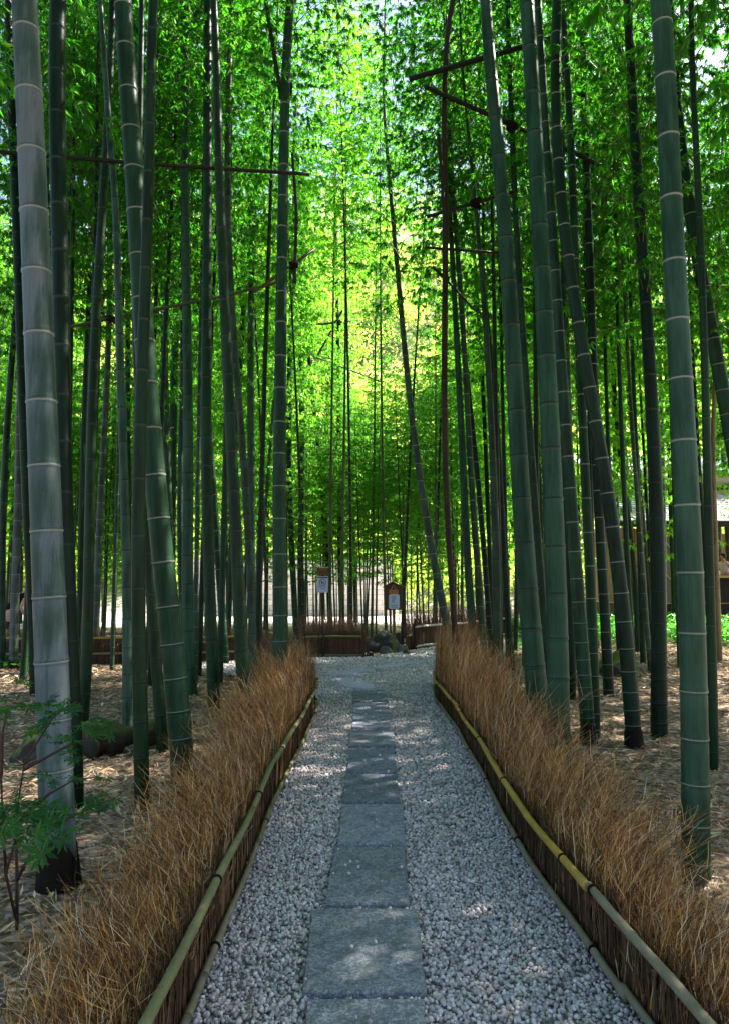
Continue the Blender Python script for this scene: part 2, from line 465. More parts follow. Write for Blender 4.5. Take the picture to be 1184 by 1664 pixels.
for k_, (q, l) in enumerate(SLABS): mk_slab(q, l, (.78, .86, .78) if k_ < 3 else ((.80, .88, .86) if k_ < 5 else ((.82, .88, .94) if k_ < 10 else (1.45, 1.42, 1.65))))

def ico(sub=1):
    bm = bmesh.new(); bmesh.ops.create_icosphere(bm, subdivisions=sub, radius=1.0)
    V = np.array([v.co[:] for v in bm.verts]); Fc = np.array([[v.index for v in f.verts] for f in bm.faces]); bm.free()
    return V, Fc
def rot_mats(n, rs):
    q = rs.normal(size=(n, 4)); q /= np.linalg.norm(q, axis=1)[:, None]
    w, x, y, z = q.T
    R = np.empty((n, 3, 3))
    R[:, 0, 0] = 1 - 2 * (y * y + z * z); R[:, 0, 1] = 2 * (x * y - z * w); R[:, 0, 2] = 2 * (x * z + y * w)
    R[:, 1, 0] = 2 * (x * y + z * w); R[:, 1, 1] = 1 - 2 * (x * x + z * z); R[:, 1, 2] = 2 * (y * z - x * w)
    R[:, 2, 0] = 2 * (x * z - y * w); R[:, 2, 1] = 2 * (y * z + x * w); R[:, 2, 2] = 1 - 2 * (x * x + y * y)
    return R
def build_pebbles():
    V0, F0 = ico(1)
    pts = []
    def sample(x0, x1, y0, y1, dens, size):
        n = int((x1 - x0) * (y1 - y0) * dens)
        X = RS.uniform(x0, x1, n); Y = RS.uniform(y0, y1, n)
        for x, y in zip(X, Y):
            if not in_poly(x, y, PATH_L): continue
            hit = False
            for sp_ in slab_polys:
                if abs(sp_[0][1] - y) < 3 and in_poly(x, y, sp_): hit = True; break
            if hit and random.random() > 0.006: continue
            pts.append((x, y, size * RS.uniform(0.55, 1.35), 0.046 if hit else 0.0))
    sample(-0.72, 1.05, 2.2, 5.0, 4300, 0.0092)
    sample(-0.72, 1.1, 5.0, 9.0, 2600, 0.0118)
    sample(-3.5, 4.0, 9.0, 13.5, 1300, 0.0145)
    sample(-4.0, 5.0, 13.5, 19.5, 800, 0.017)
    A = np.array(pts); n = len(A)
    sc = A[:, 2, None] * RS.uniform(0.6, 1.25, (n, 3))
    jit = 1 + RS.uniform(-0.22, 0.22, (n, len(V0), 1))
    V = V0[None] * jit * sc[:, None, :]
    R = rot_mats(n, RS)
    V = np.einsum('nij,nkj->nki', R, V)
    V[:, :, 0] += A[:, 0, None]; V[:, :, 1] += A[:, 1, None]
    V[:, :, 2] += (A[:, 3] + A[:, 2] * 0.55 + RS.uniform(0, 0.010, n))[:, None] + 0.006
    Fc = (F0[None] + (np.arange(n) * len(V0))[:, None, None]).reshape(-1, 3)
    me = np_mesh('gravel', V.reshape(-1, 3), Fc, mat=M['pebble'])
    o = link('gravel', me)
    tag(o, 'crushed grey gravel covering the path around the slabs', 'gravel', kind='stuff')
build_pebbles()

def leaf_quads(P, D, L, W, N):
    """diamond leaves: P base, D dir, L length, W width, N approx normal"""
    S = np.cross(D, N); S /= (np.linalg.norm(S, axis=1)[:, None] + 1e-9)
    a = P; m = P + D * (L * 0.38)[:, None]; t = P + D * L[:, None]
    n = len(P)
    V = np.empty((n, 4, 3))
    V[:, 0] = a; V[:, 1] = m + S * (W * .5)[:, None]; V[:, 2] = t; V[:, 3] = m - S * (W * .5)[:, None]
    V[:, 2, 2] -= L * 0.06
    Fc = np.arange(4 * n).reshape(n, 4)
    return V.reshape(-1, 3), Fc

def build_litter():
    out = []
    def area(x0, x1, y0, y1, dens, size):
        n = int((x1 - x0) * (y1 - y0) * dens)
        X = RS.uniform(x0, x1, n); Y = RS.uniform(y0, y1, n)
        out.append((X, Y, np.full(n, size)))
    area(-7, -0.78, 2.6, 9, 420, .085); area(-10, -0.8, 9, 15.2, 300, .11)
    area(1.12, 7, 2.6, 9, 420, .085); area(1.3, 11, 9, 19, 260, .11); area(-2, 9, 16.6, 30, 60, .14)
    area(-0.7, 1.0, 2.6, 14, 2.2, .075)
    X = np.concatenate([o[0] for o in out]); Y = np.concatenate([o[1] for o in out]); S = np.concatenate([o[2] for o in out])
    n = len(X)
    keep = np.ones(n, bool)
    for i in range(n):
        if Y[i] > 9 and in_poly(X[i], Y[i], PATH_L): keep[i] = False
    X, Y, S = X[keep], Y[keep], S[keep]; n = len(X)
    Z = np.array([terrain_z(a, b) for a, b in zip(X, Y)]) + RS.uniform(0.004, 0.035, n)
    onp = (X > -0.75) & (X < 1.05) & (Y < 14); Z[onp] = 0.04
    ang = RS.uniform(0, 2 * np.pi, n); tl = RS.normal(0, 0.22, n)
    D = np.stack([np.cos(ang) * np.cos(tl), np.sin(ang) * np.cos(tl), np.sin(tl)], 1)
    N = np.stack([RS.normal(0, .35, n), RS.normal(0, .35, n), np.ones(n)], 1)
    V, Fc = leaf_quads(np.stack([X, Y, Z], 1), D, S * RS.uniform(.7, 1.9, n), S * RS.uniform(.10, .24, n), N)
    me = np_mesh('leaf_litter', V, Fc, mat=M['litter'])
    tag(link('leaf_litter', me), 'dry fallen bamboo leaves covering the grove floor', 'leaf litter', kind='stuff')
build_litter()

# ------------------------------------------------------------------ bamboo
def tube_mesh(name, P, R, nodes_v, seg, mat):
    """P ring centres, R radii, nodes_v list of (vlo,vhi) per band"""
    P = np.asarray(P, float); n = len(P)
    T = np.gradient(P, axis=0); T /= np.linalg.norm(T, axis=1)[:, None]
    U = np.cross(np.tile([0, 1.0, 0], (n, 1)), T); U /= np.linalg.norm(U, axis=1)[:, None]
    W = np.cross(T, U)
    a = np.linspace(0, 2 * np.pi, seg, endpoint=False)
    ring = U[:, None, :] * np.cos(a)[None, :, None] + W[:, None, :] * np.sin(a)[None, :, None]
    V = P[:, None, :] + ring * np.asarray(R)[:, None, None]
    i = np.arange(n - 1)[:, None]; k = np.arange(seg)[None, :]
    k2 = (k + 1) % seg
    Fc = np.stack([i * seg + k, i * seg + k2, (i + 1) * seg + k2, (i + 1) * seg + k], -1).reshape(-1, 4)
    nv = np.asarray(nodes_v)
    uv = np.empty((n - 1, seg, 4, 2))
    u0 = np.arange(seg) / seg; u1 = (np.arange(seg) + 1) / seg
    uv[:, :, 0, 0] = u0; uv[:, :, 3, 0] = u0; uv[:, :, 1, 0] = u1; uv[:, :, 2, 0] = u1
    uv[:, :, 0, 1] = nv[:, 0, None]; uv[:, :, 1, 1] = nv[:, 0, None]
    uv[:, :, 2, 1] = nv[:, 1, None]; uv[:, :, 3, 1] = nv[:, 1, None]
    return np_mesh(name, V.reshape(-1, 3), Fc, smooth=True, uv=uv.reshape(-1, 2), mat=mat)

def culm_mesh(pos, rad, H, s0, smax, seg, detail, mat, rs, k=0.13, white=False):
    """pos(z)->xyz local, rad(z)"""
    zs = []; rm = []; vv = []
    z = -0.05
    first = True
    while z < H:
        L = min(smax, s0 + k * max(z, 0)) * rs.uniform(0.93, 1.07)
        if z > H * 0.7: L *= 0.8
        if detail:
            fr = [(0, 1.055), (0.006, 1.015), (0.012, 1.035), (0.022, 1.0), (0.04, .993), (L * .5, 1.0), (L - 0.03, 1.0), (L - 0.016, .982), (L - 0.006, 1.05)]
        else:
            fr = [(0, 1.06), (0.03, 1.0), (L - 0.03, 1.0)]
        for j, (d, m_) in enumerate(fr):
            zs.append(z + d); rm.append(m_)
            nxt = fr[j + 1][0] / L if j + 1 < len(fr) else 1.0
            vv.append((d / L, nxt))
        z += L
    P = np.array([pos(q) for q in zs]); R = np.array([rad(q) for q in zs]) * np.array(rm)
    return tube_mesh('culm', P, R, vv[:-1], seg, mat)

def make_crown(seed, length, rmax, low, leafs=1.0, lsize=0.125, gap=0.34):
    """leafy side branches of one culm, axis along z from 0; returns foliage mesh, branch mesh"""
    rs = np.random.RandomState(seed)
    LP, LD, LL, LW, LN = [], [], [], [], []
    bv, bf = [], []
    def seg_tube(pts, r0, r1):
        base = len(bv); n = len(pts)
        for i, p in enumerate(pts):
            r = r0 + (r1 - r0) * i / (n - 1)
            t = pts[min(i + 1, n - 1)] - pts[max(i - 1, 0)]; t = t / (np.linalg.norm(t) + 1e-9)
            u = np.cross(t, [0.13, .2, 1.0]); u /= np.linalg.norm(u) + 1e-9; w = np.cross(t, u)
            for a in (0, 2.094, 4.189): bv.append(p + (u * math.cos(a) + w * math.sin(a)) * r)
        for i in range(n - 1):
            for a in range(3):
                b = (a + 1) % 3
                bf.append((base + i * 3 + a, base + i * 3 + b, base + i * 3 + 3 + b, base + i * 3 + 3 + a))
    z = 0.0; az = rs.uniform(0, 6.28); side = 0
    while z < length:
        f = z / length
        if f < low: prof = 0.35 + 0.65 * (f / low)
        else: prof = 1.0 - 0.72 * ((f - low) / (1 - low)) ** 1.4
        for bi in range(2):
            A = az + side * math.pi + (bi - .5) * 0.75 + rs.normal(0, .25)
            if rs.rand() < 0.12: continue
            Lb = rmax * prof * rs.uniform(.65, 1.2) * (1.0 if bi == 0 else .75)
            el = math.radians(rs.uniform(28, 58))
            n = 7; pts = []
            p = np.array([0, 0, z]); d = np.array([math.cos(A) * math.cos(el), math.sin(A) * math.cos(el), math.sin(el)])
            for i in range(n):
                pts.append(p.copy()); p = p + d * Lb / (n - 1); d = d + np.array([rs.normal(0, .04), rs.normal(0, .04), -0.17]); d /= np.linalg.norm(d)
            pts = np.array(pts)
            seg_tube(pts, 0.008, 0.0025)
            ns = max(3, int(Lb / 0.15))
            for s in range(ns):
                t = (0.18 + 0.82 * (s + rs.rand() * .6) / ns) * (n - 1)
                i = min(int(t), n - 2); q = pts[i] + (pts[i + 1] - pts[i]) * (t - i)
                bd = pts[i + 1] - pts[i]; bd /= np.linalg.norm(bd)
                sd = np.cross(bd, [0, 0, 1.0]); sd /= np.linalg.norm(sd) + 1e-9
                sl = rs.uniform(.14, .42) * (1.1 - .5 * s / ns)
                dd = bd * .6 + sd * (1 if s % 2 else -1) * rs.uniform(.5, 1.0) + np.array([0, 0, rs.uniform(-.25, .3)])
                dd /= np.linalg.norm(dd)
                e = q + dd * sl; e[2] -= sl * sl * .6
                seg_tube(np.array([q, (q + e) / 2 + [0, 0, .01], e]), 0.003, 0.0015)
                for ci in range(3):
                    c = q + (e - q) * (0.35 + .325 * ci + rs.uniform(-.12, .12))
                    nl = max(2, int(round(rs.uniform(3, 6) * leafs)))
                    for _ in range(nl):
                        ld = dd * rs.uniform(.2, .9) + rs.normal(0, .33, 3) + np.array([0, 0, -0.72])
                        ld /= np.linalg.norm(ld)
                        LP.append(c); LD.append(ld); l_ = lsize * rs.uniform(.65, 1.25)
                        LL.append(l_); LW.append(l_ * rs.uniform(.15, .22)); LN.append([rs.normal(0, .6), rs.normal(0, .6), 1.0])
        z += gap * rs.uniform(.9, 1.1) * (1 - .35 * f); side ^= 1; az += rs.normal(0, .25)
    V, Fc = leaf_quads(np.array(LP), np.array(LD), np.array(LL), np.array(LW), np.array(LN))
    return V, Fc, np.array(bv), np.array(bf), len(LP)

CROWN_LEN = 8.0
crowns = []
for s in range(4):
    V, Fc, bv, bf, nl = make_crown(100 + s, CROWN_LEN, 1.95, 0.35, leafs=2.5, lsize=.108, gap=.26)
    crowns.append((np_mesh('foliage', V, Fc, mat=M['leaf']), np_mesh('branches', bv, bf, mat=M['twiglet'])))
    print('crown leaves', nl)
FAR_LEN = 10.5
far_crowns = []
for s in range(5):
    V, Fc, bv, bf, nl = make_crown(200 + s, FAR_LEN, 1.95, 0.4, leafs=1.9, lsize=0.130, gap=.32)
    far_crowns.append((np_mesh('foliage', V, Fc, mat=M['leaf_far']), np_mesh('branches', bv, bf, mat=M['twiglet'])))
    print('far crown leaves', nl)

shade_crowns = []
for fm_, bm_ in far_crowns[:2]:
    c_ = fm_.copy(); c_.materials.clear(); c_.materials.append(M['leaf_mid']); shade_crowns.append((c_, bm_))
def add_crown(root, zc, pos, H, idx, rs, far=False, sxy=None, shade=False):
    fm, bmsh = shade_crowns[idx % 2] if shade else (far_crowns if far else crowns)[idx]
    Lc = FAR_LEN if far else CROWN_LEN
    p0 = np.array(pos(zc)); p1 = np.array(pos(H))
    d = Vector(p1 - p0); q = Vector((0, 0, 1)).rotation_difference(d.normalized())
    q = q @ Quaternion((0, 0, 1), rs.uniform(0, 6.28))
    s = d.length / Lc
    w = sxy if sxy else rs.uniform(.9, 1.15)
    for nm, me in (('foliage', fm), ('branches', bmsh)):
        o = link(nm, me, None, root, p0)
        o.rotation_mode = 'QUATERNION'; o.rotation_quaternion = q
        o.scale = (w, w, s)

DG = (0.008, 0.034, 0.011); BGn = (0.012, 0.050, 0.023); GR = (0.023, 0.040, 0.018); OL = (0.010, 0.029, 0.008)
BK = (0.004, 0.016, 0.006); BR = (0.040, 0.020, 0.010); TE = (0.03, 0.065, 0.045); TN = (0.20, 0.15, 0.07)
GL = 'tall bamboos left of the path'; GRt = 'tall bamboos right of the path'; GF = 'thin bamboos of the far thicket'
BAMBOO = [
 # pts top->base, w_top, w_base, base(x,y), tint, bloom, white ring, s0, smax, foliage start, sheath, group, label
 ([(40,0),(53,280),(64,530),(70,730),(80,940),(87,1160),(92,1300),(97,1440)],42,54,(97,1440),BGn,.95,1,.20,.375,6.5,1,GL,'thickest pale blue-grey bamboo at far left, behind the maple leaves, nearest to the camera'),
 ([(95,0),(94,200),(97,420),(102,600),(104,800),(112,1000),(118,1150),(122,1310)],27,27,(122,1312),BK,.05,0,.2,.37,6.5,0,GL,'very dark bamboo with black rings directly behind the thickest pale bamboo'),
 ([(15,0),(20,200),(28,400),(34,560),(40,740),(45,860),(50,950),(56,1130)],13,14,(56,1132),BK,.05,0,.2,.42,6,0,GL,'dark slim bamboo just left of and half hidden by the thickest pale bamboo'),
 ([(48,100),(34,400),(25,520),(13,680),(6,820),(4,960),(3,1085)],9,11,(3,1087),BK,.35,0,.2,.40,6,0,GL,'grey bamboo leaning out of the left edge of the photo beside the person'),
 ([(38,420),(36,560),(32,700),(29,840),(24,1000),(23,1088)],10,14,(23,1090),GR,.75,1,.15,.34,6,1,GL,'pale grey bamboo with black sheath at its foot standing before the person'),
 ([(132,0),(122,200),(116,300),(111,420),(108,700),(104,1000)],12,13,(104,1062),TE,.8,1,.2,.4,6,0,GL,'whitish slender bamboo seen only above, right of the very dark bamboo'),
 ([(183,0),(178,150),(172,240),(163,400),(156,540),(148,720),(146,850),(144,950),(142,1050),(135,1170)],12,18,(135,1175),OL,.12,0,.2,.40,6,0,GL,'dark olive bamboo leaning right overhead, first one right of the very dark bamboo'),
 ([(180,240),(186,300),(190,380),(193,500),(198,640),(201,780),(205,870),(206,950),(207,1100),(207,1192)],11,16,(207,1194),BGn,.55,0,.2,.40,6,0,GL,'straight grey-green bamboo rising behind the mossy log'),
 ([(180,300),(178,500),(172,660),(166,780),(160,900),(157,1000),(155,1070)],8,12,(155,1071),GR,.6,1,.2,.36,5,0,GL,'pale mottled bamboo lashed to a cross pole, foot at the left fence'),
 ([(208,380),(208,600),(209,800),(212,1055)],8,9,(212,1056),DG,.3,0,.2,.4,5,0,GL,'slim bamboo just right of the straight grey-green bamboo'),
 ([(200,0),(208,120),(215,240),(225,400),(234,520),(243,650),(250,760),(258,850),(268,930),(279,1030),(287,1110),(292,1180),(296,1240)],30,37,(298,1290),DG,.22,1,.15,.37,6.5,0,GL,'big dark curved bamboo with white rings leaning left, foot in the left brush'),
 ([(250,0),(247,100),(243,200),(242,300),(240,400),(235,500),(230,620),(227,730),(226,850),(226,1000),(228,1150),(231,1310)],16,24,(231,1315),OL,.04,0,.2,.40,6,0,GL,'dark green bamboo standing in front of the mossy log'),
 ([(222,500),(229,680),(235,780),(243,920),(252,1050),(260,1150),(265,1218)],14,19,(265,1222),OL,.03,0,.2,.40,6,0,GL,'dark olive bamboo slanting beside the foot of the big curved bamboo'),
 ([(262,120),(263,260),(265,420),(268,560),(270,680),(273,780),(278,900),(283,1040)],12,12,(283,1060),GR,.5,0,.2,.41,5,0,GL,'pale bamboo with a bright sunlit right edge just right of the big curved one'),
 ([(255,0),(265,80),(280,140),(293,220),(300,300),(310,350),(318,420),(325,500),(333,580),(340,700),(350,840),(356,930),(362,1000),(366,1070)],8,13,(366,1080),DG,.25,1,.2,.38,6,0,GL,'slim bamboo slanting down right across the tall straight bamboos'),
 ([(303,0),(302,150),(301,300),(302,420),(305,560),(306,700),(306,840),(305,950),(308,1060),(311,1110)],12,19,(312,1130),BGn,.35,0,.2,.41,6,0,GL,'straight bamboo with sun streaks, directly right of the big curved bamboo'),
 ([(293,300),(289,440),(285,560),(282,700),(280,840),(279,950),(279,1045)],12,13,(279,1050),BGn,.4,0,.2,.40,5,0,GL,'blue-green bamboo half hidden behind the big curved bamboo'),
 ([(297,500),(294,740),(293,840),(295,950),(298,1070)],9,11,(298,1085),BGn,.45,0,.2,.38,5,0,GL,'grey bamboo squeezed between the blue-green and the sun streaked bamboos'),
 ([(338,0),(338,100),(337,300),(336,420),(337,500),(336,600),(335,700),(337,840),(341,950),(345,1050),(348,1150)],14,20,(348,1152),DG,.06,0,.2,.41,6,0,GL,'dark upright bamboo with bare foot on the litter left of the brush'),
 ([(348,0),(351,100),(355,200),(358,300),(361,400),(365,500),(370,600),(375,700),(379,780),(383,850),(388,950),(392,1050),(396,1130),(400,1170)],12,23,(401,1195),OL,.12,0,.15,.42,6,0,GL,'thick bamboo with scarred base leaning left out of the left brush fence'),
 ([(374,0),(373,100),(371,200),(371,300),(371,400),(376,500),(383,560),(388,620),(392,700),(398,800),(402,850),(408,950),(411,1020),(413,1100)],10,13,(413,1125),GR,.5,0,.2,.40,6,0,GL,'slim pale streaked bamboo touching the thick one with the scarred base'),
 ([(425,60),(420,200),(413,300),(410,420),(409,560),(407,700),(408,840),(411,950),(413,1040)],10,13,(414,1060),TE,.4,0,.2,.41,6,0,GL,'evenly ringed blue-green bamboo standing left of the brush tuft'),
 ([(406,380),(402,430),(396,500),(391,580),(385,700),(378,850),(372,1000)],9,10,(370,1050),DG,.3,0,.2,.4,5,0,GL,'bamboo leaning right behind the slim streaked one'),
 ([(440,300),(436,430),(433,520),(428,600),(427,700),(424,780),(421,840),(421,950),(422,1010)],8,9,(422,1022),DG,.1,0,.2,.4,5,0,GL,'leafy dark green slim bamboo left of the straight central bamboo'),
 ([(472,0),(466,100),(463,160),(461,300),(458,420),(458,500),(455,600),(454,700),(455,840),(454,950),(455,1050),(456,1090)],15,24,(457,1160),DG,.28,1,.2,.44,6.5,0,GL,'tall straight thick bamboo with black lashing, nearest on the left path side'),
 ([(487,0),(480,200),(476,440),(471,600),(470,760),(473,880),(478,960),(481,1015)],8,10,(481,1040),DG,.3,1,.2,.4,6,0,GL,'slim bamboo showing as an edge right of the straight lashed bamboo'),
 ([(510,0),(505,150),(500,200),(492,300),(490,400),(490,500),(490,700),(489,840),(489,950),(490,1010)],8,10,(491,1030),GR,.25,0,.2,.5,6,0,GL,'smooth plain grey bamboo pole right of the straight lashed bamboo'),
 ([(543,300),(546,400),(548,520),(551,700),(551,850),(553,930),(556,995)],5,9,(557,1030),BK,.05,0,.2,.4,5,0,GL,'dark upright bamboo with crossed poles lashed near its top, right of the notice'),
 ([(496,480),(500,560),(508,640),(514,700),(520,760),(526,830),(530,880),(535,980)],5,9,(537,1028),BK,.08,0,.2,.38,5,0,GL,'dark thin bamboo slanting down behind the prohibition notice'),
 ([(565,560),(569,680),(571,760),(573,830),(575,900),(578,990)],5,8,(578,1012),DG,.15,1,.2,.4,4,0,GL,'thin bamboo behind the end of the short cross fence'),
 # right side
 ([(623,100),(628,230),(632,300),(642,400),(650,480),(655,550),(662,620),(672,700),(682,780),(696,860),(708,930),(718,980),(728,1030)],5,14,(738,1085),GR,.55,1,.15,.36,7,0,GRt,'slender pale bamboo leaning left over the path beside the gabled signboard'),
 ([(735,0),(727,90),(720,180),(719,260),(723,340),(726,420),(723,500),(720,580),(720,640),(722,700),(725,800),(728,850),(732,920),(736,1000)],10,10,(743,1138),BR,.0,0,.2,.42,9,0,GRt,'dead brown wavering bamboo crossing both upper cross poles'),
 ([(727,240),(730,330),(734,420),(740,540),(745,620),(750,700),(752,780),(755,840),(760,930),(765,1000),(772,1060)],7,14,(775,1100),BGn,.2,0,.2,.40,6,0,GRt,'green bamboo rising just right of the leaning pale one'),
 ([(735,300),(740,380),(745,430),(750,520),(757,620),(761,700),(766,800),(770,840),(778,950),(783,1020),(786,1075)],7,12,(787,1100),GR,.28,1,.2,.38,6,0,GRt,'pale ringed bamboo, second right of the leaning pale one'),
 ([(748,500),(757,600),(765,680),(772,740),(780,830),(786,900),(792,980),(796,1040)],7,10,(798,1070),BK,.05,1,.2,.38,6,0,GRt,'dark bamboo slanting behind the pale ringed bamboo'),
 ([(747,40),(752,120),(758,180),(763,260),(770,330),(780,400),(786,480),(792,600),(797,700),(801,800),(805,850),(807,950),(806,1030),(805,1090)],4,15,(805,1125),GR,.3,0,.2,.42,6.5,0,GRt,'smooth greyish bamboo with leafy sprigs and a lashing high up'),
 ([(768,330),(770,420),(776,500),(782,600),(787,700),(793,850),(797,1000)],6,8,(797,1045),BK,.1,0,.2,.4,6,0,GRt,'dark shaft showing left of the smooth greyish bamboo'),
 ([(784,400),(788,500),(797,560),(806,680),(810,760),(815,840),(820,900),(824,1000),(828,1060),(831,1086)],5,11,(831,1090),BK,.08,0,.2,.40,6,0,GRt,'dark bare footed bamboo slanting left of the two thick bamboos'),
 ([(798,560),(806,650),(818,740),(829,830),(838,895),(850,980)],8,8,(856,1020),TE,.5,0,.2,.36,5,0,GRt,'bluish slanting bamboo behind the first thick bamboo on the right'),
 ([(788,0),(796,100),(804,200),(812,280),(818,360),(824,440),(832,560),(837,640),(843,740),(848,830),(853,930),(860,1000),(867,1080),(872,1130),(878,1170)],19,36,(884,1250),BGn,.30,0,.2,.40,6.5,0,GRt,'thick green bamboo with black rings leaning left, left one of the two thickest'),
 ([(824,0),(828,100),(830,200),(835,300),(838,380),(845,470),(850,560),(857,640),(862,760),(870,840),(878,930),(882,1000),(887,1080)],9,14,(890,1130),DG,.2,0,.2,.38,6,0,GRt,'dim bamboo visible between the two thickest green bamboos'),
 ([(838,60),(842,250),(847,400),(852,500),(862,700),(872,900)],6,8,(882,1010),TE,.6,0,.2,.36,6,0,GRt,'pale thin bamboo high between the two thickest green bamboos'),
 ([(862,420),(868,560),(874,700),(880,820),(886,960)],6,8,(887,1040),BK,.1,0,.2,.36,5,0,GRt,'thin dark bamboo against the left side of the second thick bamboo'),
 ([(855,0),(862,120),(868,220),(875,340),(880,440),(886,560),(891,680),(896,780),(901,860),(904,960),(905,1060),(906,1150)],24,36,(908,1275),BGn,.26,0,.2,.40,6.5,0,GRt,'thick green bamboo with faint rings, right one of the two thickest'),
 ([(873,0),(878,80),(884,180),(890,280),(897,370),(903,470),(910,570),(916,660),(922,740),(928,840),(933,900),(938,960),(943,1020),(948,1100),(952,1160),(955,1200)],12,23,(956,1208),DG,.30,1,.055,.34,6.5,1,GRt,'green bamboo with closely spaced white rings and black foot'),
 ([(909,50),(911,250),(914,400),(919,520),(922,620),(925,740),(930,900),(936,1060)],8,10,(937,1075),TE,.75,0,.2,.34,6,0,GRt,'bluish bamboo showing right of the closely ringed bamboo'),
 ([(914,700),(918,840),(924,950),(928,1050),(929,1130)],9,12,(929,1136),BK,.05,0,.2,.4,6,0,GRt,'near black bamboo between the thick and the closely ringed bamboos'),
 ([(904,0),(903,100),(904,200),(908,300),(914,370),(924,430),(935,500),(948,560),(957,620),(967,700),(980,780),(993,840),(1003,920),(1012,1000),(1020,1080),(1026,1150),(1029,1205)],16,25,(1030,1215),BK,.14,1,.13,.36,6,1,GRt,'long dark bamboo leaning strongly left with black foot on the litter'),
 ([(912,0),(920,100),(924,200),(930,300),(934,420),(938,520),(942,620),(947,720),(952,810),(957,900),(960,1000),(964,1120)],11,17,(966,1200),DG,.08,1,.15,.38,6,0,GRt,'dark green bamboo directly right of the closely ringed bamboo'),
 ([(950,0),(951,250),(957,420),(962,560),(966,700),(972,820),(979,950),(985,1060),(988,1128)],11,17,(989,1131),BK,.1,1,.15,.38,5,0,GRt,'dark bamboo standing before the left end of the mossy rock'),
 ([(996,560),(998,700),(1000,840),(1005,940)],8,9,(1006,1036),TE,.5,1,.2,.4,4,0,GRt,'pale blue-green bamboo left of the tea house'),
 ([(990,520),(996,600),(1002,700),(1010,760),(1020,840),(1027,900),(1033,980),(1035,1055)],7,9,(1034,1060),OL,.1,0,.2,.36,4,0,GRt,'thin dark bamboo ending above the mossy rock'),
 ([(1006,560),(1010,640),(1014,720),(1020,800),(1028,920)],7,7,(1030,1028),TE,.6,1,.2,.34,4,0,GRt,'teal bamboo in front of the orange screens'),
 ([(985,60),(990,200),(993,320),(1005,420),(1012,500),(1020,600),(1028,700),(1036,800),(1044,870),(1050,950),(1056,1000)],9,14,(1058,1050),OL,.12,0,.2,.38,4,0,GRt,'leafy dark bamboo leaning left before the tea house screens'),
 ([(1018,0),(1025,120),(1030,220),(1037,320),(1042,400),(1049,500),(1055,600),(1060,700),(1066,840),(1069,1000),(1070,1100)],14,26,(1070,1198),BK,.04,0,.2,.40,4.5,0,GRt,'nearly black upright bamboo left of the large pale bamboo on the right'),
 ([(1072,0),(1076,60),(1082,180),(1090,300),(1094,420),(1100,530),(1107,640),(1112,760),(1117,860),(1122,960),(1125,1060),(1127,1140),(1128,1220),(1128,1300),(1130,1380)],33,43,(1131,1432),BGn,.42,1,.17,.375,6.5,0,GRt,'largest bamboo on the right, grey-green with white rings, foot in the brush'),
 ([(1085,0),(1096,150),(1108,270),(1117,310),(1130,400),(1140,450),(1150,520),(1160,570),(1175,640),(1190,720),(1210,850)],18,26,(1248,1150),DG,.25,1,.15,.36,5,0,GRt,'bamboo leaning left from beyond the right edge behind the largest one'),
 ([(1122,0),(1125,100),(1127,200),(1133,300),(1137,380),(1142,500),(1145,640),(1147,740),(1151,860),(1154,1000),(1157,1160)],9,16,(1158,1250),OL,.06,0,.2,.38,5,0,GRt,'dark slim bamboo closely right of the largest right bamboo'),
 ([(1160,560),(1163,700),(1165,800),(1168,900),(1172,1000)],9,9,(1173,1018),TE,.5,1,.2,.3,4,0,GRt,'teal slim bamboo in front of the tea house counter'),
 ([(1158,700),(1160,820),(1163,920),(1166,1000),(1168,1070)],7,9,(1168,1077),TN,.1,1,.2,.3,5,0,GRt,'tan coloured dead bamboo beside the slim dark one at right'),
 ([(1166,560),(1172,700),(1178,800),(1184,900)],9,9,(1188,1020),DG,.4,1,.2,.34,4,0,GRt,'slim bamboo at the right edge before the pale roof'),
 ([(1070,560),(1074,700),(1077,800),(1078,900)],7,8,(1078,1040),TE,.8,0,.2,.36,4,0,GRt,'pale bluish bamboo peeping right of the nearly black one'),
 ([(1080,560),(1085,700),(1090,840),(1095,1000)],7,9,(1096,1034),DG,.1,0,.2,.36,4,0,GRt,'dark bamboo left of the largest right bamboo, before the brown wall'),
 ([(1048,700),(1048,840),(1046,940)],6,7,(1045,1024),TE,.7,1,.2,.34,4,0,GRt,'whitish thin bamboo beside the orange screens'),
]

